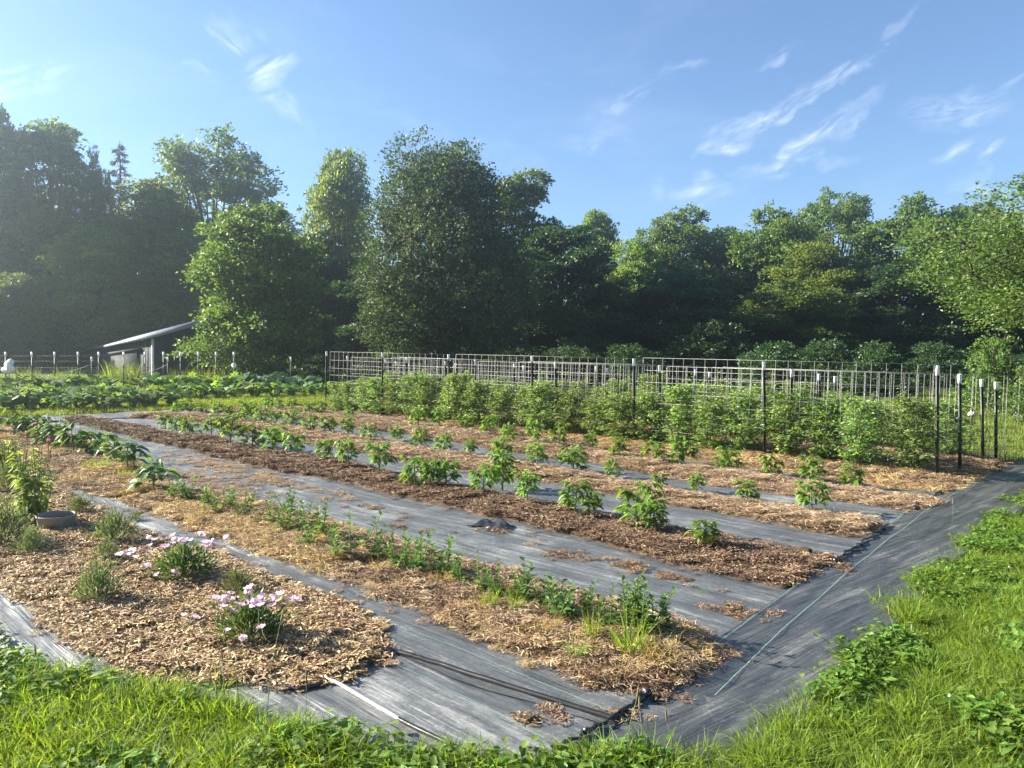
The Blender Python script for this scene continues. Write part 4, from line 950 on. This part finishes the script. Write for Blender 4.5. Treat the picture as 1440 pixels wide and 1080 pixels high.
def linept(li, s_, side=0.0):
    q = STARTS[li][:2] + U * s_ + NV * side; return np.array([q[0], q[1], gz(q[1])])
def wire_mesh(L, rad, name): mb = MB(); mb.tube([[0, 0, 0], [L, 0, 0]], rad, 5); return mb.mesh(name, M['wire'], True)
PL = 4.877; HW = wire_mesh(PL, .0030, 'wire_h'); VW = wire_mesh(1.27, .0030, 'wire_v')
HS = [0, .10, .20, .33, .48, .66, .84, 1.05, 1.27]
slope_u = math.atan(SLOPE * U[1])
for li, (nn, top, ph, nm) in enumerate(LINES):
    for k in range(7):
        p = linept(li, k * PL / 2, -.03 if li % 2 == 0 else .03)
        t = thing('fence_post', '%s white-tipped post of the %s trellis line, counted from the cross path' % (ORD[k], nm), 'post', p, ROW_ANG, 1.0, 'posts of the %s trellis line' % nm)
        t.rotation_euler = (rng.normal(0, .014), rng.normal(0, .014), ROW_ANG)
        obj('shaft', TP if li == 0 else TP2, t, sc=(1, 1, ph / (HT if li == 0 else 1.42))); obj('white_tip', TT if li == 0 else TT2, t, sc=(1, 1, ph / (HT if li == 0 else 1.42)))
    for k in range(3):
        p = linept(li, k * PL - .12 - (.15 if li >= 2 and k == 0 else 0)); p[2] += top - 1.27 + rng.normal(0, .008)
        t = thing('wire_trellis', '%s welded wire mesh of the %s trellis line, counted from the cross path' % (ORD[k], nm), 'trellis', p, 0, 1.0, 'panels of the %s trellis line' % nm)
        t.rotation_euler = (0, -slope_u, ROW_ANG)
        for h in HS: obj('wire', HW, t, (0, 0, h))
        for q in range(25): obj('wire', VW, t, (min(.004 + q * .2032, PL - .003), .008, 0), rot=(0, -math.pi / 2, 0))

# ------------------------------------------------------------------ small garden things
mk = MB(); mk.box((0, 0, .05), (.018, .003, .13)); mkm = mk.mesh('tag_blade', M['white'])
for k, (px, py, lab, lean) in enumerate(((1173, 724, 'white plant tag standing in the middle pepper row mulch', .1), (588, 684, 'leaning white plant stake among the nearest peppers', .5), (563, 630, 'bent white tag in front of the middle row peppers', .9), (1118, 660, 'pale stake leaning beside the rear pepper row', .5))):
    p = gp(px, py); p[2] = surf((3, 4, 5), p); o = obj('plant_tag', mkm, None, p, .3 * k, (1, 1, 1.3)); o.rotation_euler = (0, lean * .5, .3 * k); tag(o, lab, 'plant tag', 'white plant tags')
mk = MB(); mk.tube([[0, 0, -.05], [0.01, 0, .2], [0, 0, .42]], .003, 4); mkm = mk.mesh('stake_wire', M['tpost'])
for k, px in enumerate((68, 77, 85, 93, 99, 106, 113, 134, 144)):
    p = gp(px, 606 + k * 1.2); o = obj('wire_stake', mkm, None, p, k, 1.0); tag(o, '%s thin wire stake on the far fabric strip, counted from the left' % ORD[k], 'stake', 'thin wire stakes')
r = np.random.default_rng(77)
for k, (px, py, s, lab) in enumerate(((1132, 787, .05, 'dark soil lump on the nearest pepper bed end'), (1052, 772, .05, 'dark soil lump behind the last pepper of the nearest row'), (745, 1019, .045, 'dark crumbly clod on the near fabric corner'), (1003, 927, .035, 'small clod beside the cross path near the weedy end'), (196, 855 - 130, .04, 'lump of earth beside the narrow strip'), (1010, 912, .03, 'smaller clod behind the other at the weedy end'))):
    p = gp(px, py); p[2] = surf((1, 2, 3, 4), p) + s * .3
    d = unit(r, 60); d = d * s * r.uniform(.6, 1.2, 60)[:, None] * np.array([1.3, 1, .7])
    import bmesh
    bm = bmesh.new(); [bm.verts.new(v) for v in d]; bmesh.ops.convex_hull(bm, input=bm.verts); me = bpy.data.meshes.new('clod'); bm.to_mesh(me); bm.free(); me.materials.append(M['clod'])
    tag(obj('soil_clod', me, None, p), lab, 'clod', 'clods of earth')
# lifted flap of torn fabric on the wide strip
def flap():
    p = gp(686, 744); n, m = 30, 10; a = np.linspace(0, 1, n)[:, None]; b = np.linspace(0, 1, m)[None, :]
    X = (a - .5) * .42 + .06 * b; Y = (b - .5) * .16 + .05 * np.sin(a * 5) + .03 * np.sin(a * 13) * b; Z = .01 + .055 * np.sin(a * math.pi) ** .7 * b ** 2.5 * (1 + .5 * np.sin(a * 11)) + .006 * np.sin(a * 23 + b * 7)
    o = obj('fabric_flap', np_mesh('fabric_flap', np.stack([X, Y, Z], -1).reshape(-1, 3), grid_faces(n, m), M['poly'], True), None, p + np.array([0, 0, .02]), ROW_ANG - math.pi + .5)
    o.modifiers.new('thickness', 'SOLIDIFY').thickness = .003
    tag(o, 'lifted black fold of fabric on the wide grey strip', 'fabric')
flap()

# ------------------------------------------------------------------ shed, fence, far details
def shed():
    C = at(215, 540, 36.0); Lp = at(133, 540, 49.5); wd = (Lp - C)[:2]; Lw = np.linalg.norm(wd); wd = wd / Lw; gd = np.array([-wd[1], wd[0]]) * -1      # along the eave, along the gable
    zg = gz(36.0) - .3; ze = CAM_H + 55 / FPX * 36.0; pitch = .33; span = 8.0; zr = ze + pitch * span / 2
    t = thing('shed', 'dark grey metal shed with pale roof and white corner trim at the wood edge', 'shed', (C[0], C[1], zg))
    def loc(a, g, z): return np.array([wd[0] * a + gd[0] * g, wd[1] * a + gd[1] * g, z - zg])
    def panel(a0, a1, g0, g1, z0, zt0, zt1, thick, mat, name, nrm, par):
        A = [loc(a0, g0, z0), loc(a1, g1, z0), loc(a1, g1, zt1), loc(a0, g0, zt0)]; nv = np.array([nrm[0], nrm[1], 0]) * thick
        V = np.array(A + [v - nv for v in A]); Q = [[0, 1, 2, 3], [7, 6, 5, 4], [0, 4, 5, 1], [1, 5, 6, 2], [2, 6, 7, 3], [3, 7, 4, 0]]
        return obj(name, np_mesh(name, V, np.array(Q), mat), par)
    on, gn = -gd, -wd
    n = 19; wdt = Lw / n
    for k in range(n):       # eave wall of ribbed sheets
        panel(k * wdt + .003, (k + 1) * wdt - .003, 0, 0, zg - .4, ze - .02, ze - .02, .05, M['shedwall'], 'wall_panel', on, t)
    n = 9; wdt = span / n
    for k in range(n):       # gable wall
        g0, g1 = k * wdt + .003, (k + 1) * wdt - .003; f = lambda g: ze + pitch * min(g, span - g) - .02
        panel(0, 0, g0, g1, zg - .4, f(g0), f(g1), -.05, M['shedwall'], 'wall_panel', -gn, t)
    for (g0, g1, z0, z1) in ((-.35, span / 2, ze - pitch * .35, zr), (span / 2, span + .35, zr, ze - pitch * .35)):
        V = [loc(-.3, g0, z0), loc(Lw + .3, g0, z0), loc(Lw + .3, g1, z1), loc(-.3, g1, z1)]; V = np.array(V + [v + np.array([0, 0, .12]) for v in V])
        obj('roof', np_mesh('roof', V, np.array([[3, 2, 1, 0], [4, 5, 6, 7], [0, 1, 5, 4], [1, 2, 6, 5], [2, 3, 7, 6], [3, 0, 4, 7]]), M['shedroof']), t)
    mb = MB(); c = loc(0, 0, zg); mb.box(c + [0, 0, (ze - zg) / 2 - .3], (.10, .10, ze - zg + .5), math.atan2(wd[1], wd[0])); obj('corner_trim', mb.mesh('corner_trim', M['white']), t)
    d = panel(3.0, 14.5, -.12, -.12, zg - .3, ze - .55, ze - .55, .05, M['sheddoor'], 'sliding_door', on, t)
    panel(2.2, 16.2, -.22, -.22, ze - .55, ze - .42, ze - .42, .2, M['sheddoor'], 'door_track', on, t)
shed()

FP, FT = tpost_mesh(1.45), tip_mesh(1.45, .20)
FX = (-60, -25, 8, 45, 77, 110, 139, 174, 204, 230, 254, 279, 304, 329)
def wide(me_, f):
    for v in me_.vertices: v.co.x *= f; v.co.y *= f
wide(FP, 1.0); wide(FT, 1.5)
for k, px in enumerate(FX):
    D = 29.5; p = base(px, D); zt = at(px, 495, D)[2]; s = (zt - p[2]) / 1.45
    t = thing('fence_post', '%s white-tipped fence post along the far garden edge, counted from the left' % ORD[k], 'post', p, .1, (1, 1, s), 'far fence posts')
    obj('shaft', FP, t); obj('white_tip', FT, t)
for k, px in enumerate((129, 236, 409)):
    D = 27.0; p = base(px, D); zt = at(px, 502, D)[2]; t = thing('fence_post', '%s shorter white-tipped post in front of the far fence, counted from the left' % ORD[k], 'post', p, .2, (.8, .8, (zt - p[2]) / 1.45), 'shorter posts before the fence'); obj('shaft', FP, t); obj('white_tip', FT, t)
mb = MB(); a, b = base(-60, 29.5), base(470, 29.5)
t = thing('fence_netting', 'thin wire fence strung along the white-tipped posts', 'fence', (0, 0, 0))
for h in (.25, .5, .75, 1.0, 1.2):
    mb = MB(); mb.tube([a + [0, 0, h], (a + b) / 2 + [0, 0, h], b + [0, 0, h]], .004, 3); obj('wire', mb.mesh('fence_wire', M['tpost']), t)
def rope(pts, D, label):
    Q = resample(np.array([at(x, y, D) for x, y in pts]), 24); mb = MB(); mb.tube(Q, .007, 4); tag(obj('rope', mb.mesh('rope', M['wire']), None), label, 'rope', 'sagging ropes')
rope([(22, 521), (45, 525), (75, 527), (100, 522), (128, 513)], 27.0, 'sagging pale rope between the white bag and the shed corner')
rope([(180, 527), (205, 524), (222, 519), (237, 512)], 27.0, 'sagging pale rope in front of the shed')
def crumple(name, label, cat, px, py, D, sx, sz, seed, grp):
    r = np.random.default_rng(seed); p = at(px, py, D); n, m = 14, 10; a = np.linspace(0, 2 * math.pi, n)[:, None]; b = np.linspace(0, 1, m)[None, :]
    q = np.sin(b * math.pi) ** .6 * (1 + .55 * np.sin(a * 2 + b * 6 + seed) + .3 * np.sin(a * 5 - b * 9)) * (1.3 - .8 * b)
    V = np.stack([sx * q * np.cos(a) * .5 + sx * .25 * (b - .5), sx * q * np.sin(a) * .3 + 0 * b, sz * (b - .5) + .03 * np.sin(a * 4) + 0 * q], -1)
    t = thing(name, label, cat, base(px, D), 0, 1.0, grp); h = p[2] - t.location[2]
    obj('plastic', np_mesh('plastic', V.reshape(-1, 3), grid_faces(n, m), M['bag'], True), t, (0, 0, h)); mb = MB(); mb.tube([[0, 0, -.1], [0, 0, h + .12]], .014, 5); obj('stake', mb.mesh('stake', M['tpost']), t)
crumple('plastic_bag', 'large white plastic bag tied to a post at the left edge', 'bag', 13, 515, 27.0, .42, .5, 1, None)
crumple('plastic_bag', 'white plastic scrap on a stake behind the right trellis end', 'bag', 1367, 581, 17.5, .14, .13, 2, None)
crumple('plastic_bag', 'white plastic scrap on a stake at the right edge of the photo', 'bag', 1430, 583, 17.5, .11, .11, 3, None)
crumple('plastic_bag', 'pale plastic scrap on a post right of the shed', 'bag', 329, 514, 27.5, .14, .22, 4, None)
p = base(591, 28.5); t = thing('wooden_box', 'small pale pink wooden box seen through the trellis', 'box', p, .2); h = at(591, 522, 28.5)[2] - p[2]
for k in range(3):
    mb = MB(); mb.box((0, 0, h - .04 - k * .075), (.72, .4, .07)); obj('board', mb.mesh('board', M['crate']), t)
for x in (-.3, .3):
    mb = MB(); mb.box((x, 0, (h - .25) / 2), (.08, .34, h - .2)); obj('leg', mb.mesh('leg', M['crate']), t)
# tall weeds by the shed
tw = blades(np.random.default_rng(91), 130, .55, .5, 1.15, .022, .3, M['grass_far'], 'tall_weeds')
for k, (px, D, sc, lab) in enumerate(((172, 31.5, 1.1, 'bright tall weeds growing in front of the shed door'), (190, 31.5, .9, 'tall weeds beside the white shed corner'), (155, 32, .8, 'tall weeds at the left of the shed door'), (255, 30.5, .8, 'dark tall weeds right of the shed corner'), (285, 30.5, .8, 'dark tall weeds below the bushy tree'), (95, 31, .8, 'hazy tall weeds left of the shed'), (320, 30.5, .8, 'dark tall weeds right below the bushy tree'), (40, 31, .8, 'hazy tall weeds near the white bag'))):
    tag(obj('weed_clump', tw, None, base(px, D), k, sc), lab, 'weeds', 'tall weeds along the fence')

# ------------------------------------------------------------------ trees
TR = {}
TR['a'] = make_tree(1, 12, 8.5, .22, 52000, M['tree_a'], .02, 38, .30, 1.0, name='broad')
TR['b'] = make_tree(2, 13, 8.0, .22, 52000, M['tree_b'], .02, 38, .30, 1.0, name='dark')
TR['c'] = make_tree(3, 13, 8.0, .22, 48000, M['tree_c'], .05, 36, .30, 1.0, gap=.6, name='light')
TR['d'] = make_tree(4, 15, 6.5, .21, 46000, M['tree_a'], .06, 40, .30, 1.1, top=.3, name='tall')
TR['s'] = make_tree(5, 15, 10.0, .22, 32000, M['tree_a'], .30, 40, .24, .9, gap=.9, name='sparse', trunk_r=.26)
TR['e'] = make_tree(6, 12, 9.0, .23, 48000, M['tree_b'], .02, 34, .33, .8, name='wide')
TR['u'] = make_tree(7, 3.0, 4.2, .15, 11000, M['tree_b'], .02, 26, .36, .8, trunk_r=.06, name='shrub')
TR['v'] = make_tree(8, 1.8, 1.9, .075, 6500, M['tree_right'], .02, 26, .36, .9, trunk_r=.04, name='bright_shrub')
TR['pear'] = make_tree(9, 11.2, 8.3, .14, 110000, M['tree_pear'], .03, 95, .23, 2.0, top=.34, trunk_r=.24, name='pear', hang=-.1, pw=.38, stray=.03)
TR['fruit'] = make_tree(10, 7.0, 7.4, .07, 110000, M['tree_right'], .36, 64, .22, .8, gap=.6, trunk_r=.16, name='fruit', hang=.1)

def T(key, px, ytop, halfw, D, label, name='deciduous_tree', group='trees of the wood edge', rz=0.0, ref=None):
    H0 = {'a': 12, 'b': 13, 'c': 13, 'd': 15, 's': 15, 'e': 12, 'pear': 11.2, 'fruit': 7.0, 'u': 3.0, 'v': 1.8}[key]; W0 = {'a': 8.5, 'b': 8, 'c': 8, 'd': 6.5, 's': 10, 'e': 9, 'pear': 8.3, 'fruit': 7.4, 'u': 4.2, 'v': 1.9}[key]
    b = base(px, D); H = at(px, ytop, D)[2] - b[2]; wv = halfw * 2 / FPX * D
    shrub = key in 'uv'
    return place_tree(name, TR[key], px, D, label, group, rz, (wv / W0, wv / W0, H / H0), 'shrub' if shrub else 'tree')
T('pear', 625, 208, 118, 38, 'big upright oval tree with glossy leaves behind the trellis', 'ornamental_pear_tree', None, 0.4)
T('a', -12, 150, 66, 54, 'dark hazy tree cut by the left edge', rz=1.0)
T('d', 72, 172, 78, 55, 'tall pointed hazy tree right of the left edge', rz=2.0)
T('s', 134, 214, 34, 56, 'thin spindly tree left of the conifer top', rz=.3)
T('s', 300, 190, 112, 62, 'large airy round-topped tree above the shed', rz=.9)
T('c', 215, 258, 96, 57, 'broad leafy tree directly behind the shed', rz=4.0)
T('c', 135, 318, 74, 52, 'lower dense tree left of the shed', rz=2.4)
T('a', 366, 292, 86, 33.5, 'bushy sunlit tree hiding the right side of the shed', rz=5.0)
T('c', 478, 214, 54, 52, 'tall sunlit tree left of the big oval tree', rz=1.4)
T('e', 440, 330, 70, 50, 'dark tree between the bushy tree and the tall sunlit one', rz=3.0)
T('d', 738, 244, 66, 46, 'tree with sunlit top right of the big oval tree', rz=.2)
T('b', 790, 320, 84, 43, 'dark sloping tree right of the sunlit top', rz=5.2)
T('c', 838, 298, 42, 55, 'small bright treetop in the dip of the skyline', rz=2.2)
T('c', 895, 338, 52, 50, 'yellow-green tree right of the skyline dip', rz=3.5)
T('a', 962, 296, 68, 53, 'knobbly tree left of centre in the right wood', rz=4.4)
T('b', 1022, 322, 46, 56, 'dark small-topped tree in the right wood', rz=.7)
T('a', 1088, 296, 74, 50, 'broad round tree in the right wood', rz=1.9)
T('s', 1172, 268, 76, 54, 'airy tree with sky gaps, highest of the right wood', rz=3.3)
T('c', 1150, 345, 70, 46, 'lower yellow-green tree below the airy one', rz=4.9)
T('a', 1285, 282, 86, 50, 'broad dark tree left of the fruit tree', rz=2.8)
T('b', 1372, 290, 70, 52, 'dark tree half hidden by the fruit tree', rz=.5)
T('b', 955, 384, 84, 44, 'low dark spreading tree behind the trellis middle', rz=1.2)
T('a', 1112, 396, 80, 43, 'low dark spreading tree behind the trellis right', rz=2.9)
T('b', 1255, 372, 88, 43, 'low dark spreading tree left of the bright shrub', rz=4.1)
T('b', 1450, 350, 100, 44, 'dark tree at the right edge behind the fruit tree', rz=3.9)
T('b', 1580, 270, 110, 46, 'dark tree beyond the right edge of the photo', rz=.9)
T('b', 540, 380, 90, 47, 'dark low tree left behind the big oval tree', rz=3.1)
T('b', 690, 360, 80, 50, 'dark low tree right behind the big oval tree', rz=.1)
T('a', -70, 380, 70, 46, 'unseen tree added just beyond the left edge to shade the shed', rz=.4)  # out-of-view tree added so that its shadow darkens the shed wall
T('c', 14, 385, 50, 48, 'leafy tree at the left edge above the white bag', rz=2.0)
T('a', 40, 290, 80, 58, 'low hazy tree behind the white bag', rz=5.5)
T('a', 300, 320, 90, 55, 'low leafy tree behind the shed ridge', rz=1.5)
T('a', 862, 398, 70, 46, 'low dark tree beneath the skyline dip', rz=3.7)
SHRUBS = [(468, 492, 50, 28.0, 'dark shrub behind the left end of the trellis'), (545, 486, 60, 27.5, 'dark shrub left of the pale pink box'), (640, 488, 60, 29.5, 'dark shrub below the big oval tree'), (722, 480, 62, 27.0, 'dark shrub at the right foot of the big oval tree'),
          (805, 484, 60, 26.5, 'dark shrub below the dark sloping tree'), (885, 476, 60, 27.0, 'dark shrub behind the middle of the trellis'), (1000, 454, 66, 27.5, 'tallest dark rounded shrub behind the trellis'), (1083, 482, 44, 25.0, 'small green shrub right of the tallest dark one'), (1160, 478, 62, 27.5, 'dark shrub between the two small green shrubs'),
          (1236, 481, 46, 25.0, 'small green shrub behind the right half of the trellis'), (1316, 476, 62, 26.5, 'dark shrub left of the bright shrub'), (1395, 488, 60, 26.0, 'dark shrub behind the bright shrub'), (60, 440, 60, 50, 'hazy shrub left of the shed'), (1490, 480, 70, 25, 'dark shrub beyond the right edge')]
r8 = np.random.default_rng(8)
for k, (px, yt, hw, D, lab) in enumerate(SHRUBS):
    yt += r8.uniform(0, 22) if 'tallest' not in lab and 'small' not in lab else 0; hw *= r8.uniform(.75, 1.25); D += r8.uniform(1, 6) if D < 40 and 'small' not in lab else 0
    T('u', px, yt, hw, D, lab, 'dark_shrub', 'shrubs at the foot of the wood', k * 1.1)
T('v', 1400, 474, 46, 20, 'bright yellow-green shrub at the right trellis end', 'bright_shrub', None, .5)
T('v', 1452, 515, 40, 17, 'pale-leaved shrub cut by the right edge', 'bright_shrub', None, 2.5)
t = T('fruit', 1622, 205, 285, 17.0, 'sunlit fruit tree reaching in from the right edge', 'fruit_tree', None, 1.1)
# conifer
def conifer():
    r = np.random.default_rng(12); H = 17.5; mb = MB(); mb.tube([[0, 0, -.2], [0.1, 0, H * .5], [.0, 0, H]], [.25, .16, .02], 7); V = []; F = []; c = 0
    for k in range(62):
        z = H * (.3 + .69 * k / 62); L = 2.6 * (1 - z / H) ** .8 + .25; a = k * 2.4; d = np.array([math.cos(a), math.sin(a), 0]); e = d * L + [0, 0, z - L * .25]; mb.tube([[0, 0, z], d * L * .5 + [0, 0, z + .02], e], [.03, .02, .008], 4, cap=False)
        n = 70; t = r.uniform(.1, 1, n)[:, None]; P = np.array([0, 0, z]) + (e - [0, 0, z]) * t + r.normal(0, .05, (n, 3)); A = d * .5 + r.normal(0, .5, (n, 3)) + [0, 0, -.6]; v, f = leaf_diamonds(P, A, r.uniform(.2, .4, n), .06, r, .1); V.append(v); F.append(f + c); c += len(v)
    t = thing('conifer_tree', 'dark conifer top poking above the left wood', 'tree', base(170, 62), 0, 1.0); H1 = at(170, 197, 62)[2] - t.location[2]; t.scale = (1, 1, H1 / H)
    obj('trunk', mb.mesh('conifer_trunk', M['bark'], True), t); obj('crown', np_mesh('conifer_crown', np.vstack(V), np.vstack(F), M['conifer']), t)
conifer()

# ------------------------------------------------------------------ haze volume added to stand in for the sun's glare
def haze():
    mb = MB(); mb.box((0, 34, 8.0), (160, 92, 22)); s = N('glare_haze'); v = s.n('ShaderNodeVolumePrincipled'); v.inputs['Color'].default_value = (.74, .9, 1, 1); v.inputs['Density'].default_value = 0.0026; v.inputs['Anisotropy'].default_value = .89
    s.t.links.new(v.outputs[0], s.out.inputs[1]); o = obj('haze', mb.mesh('haze', s.m), kind='stuff'); o['label'] = 'thin haze added over the garden for the sun glare'; o['category'] = 'haze'
haze()
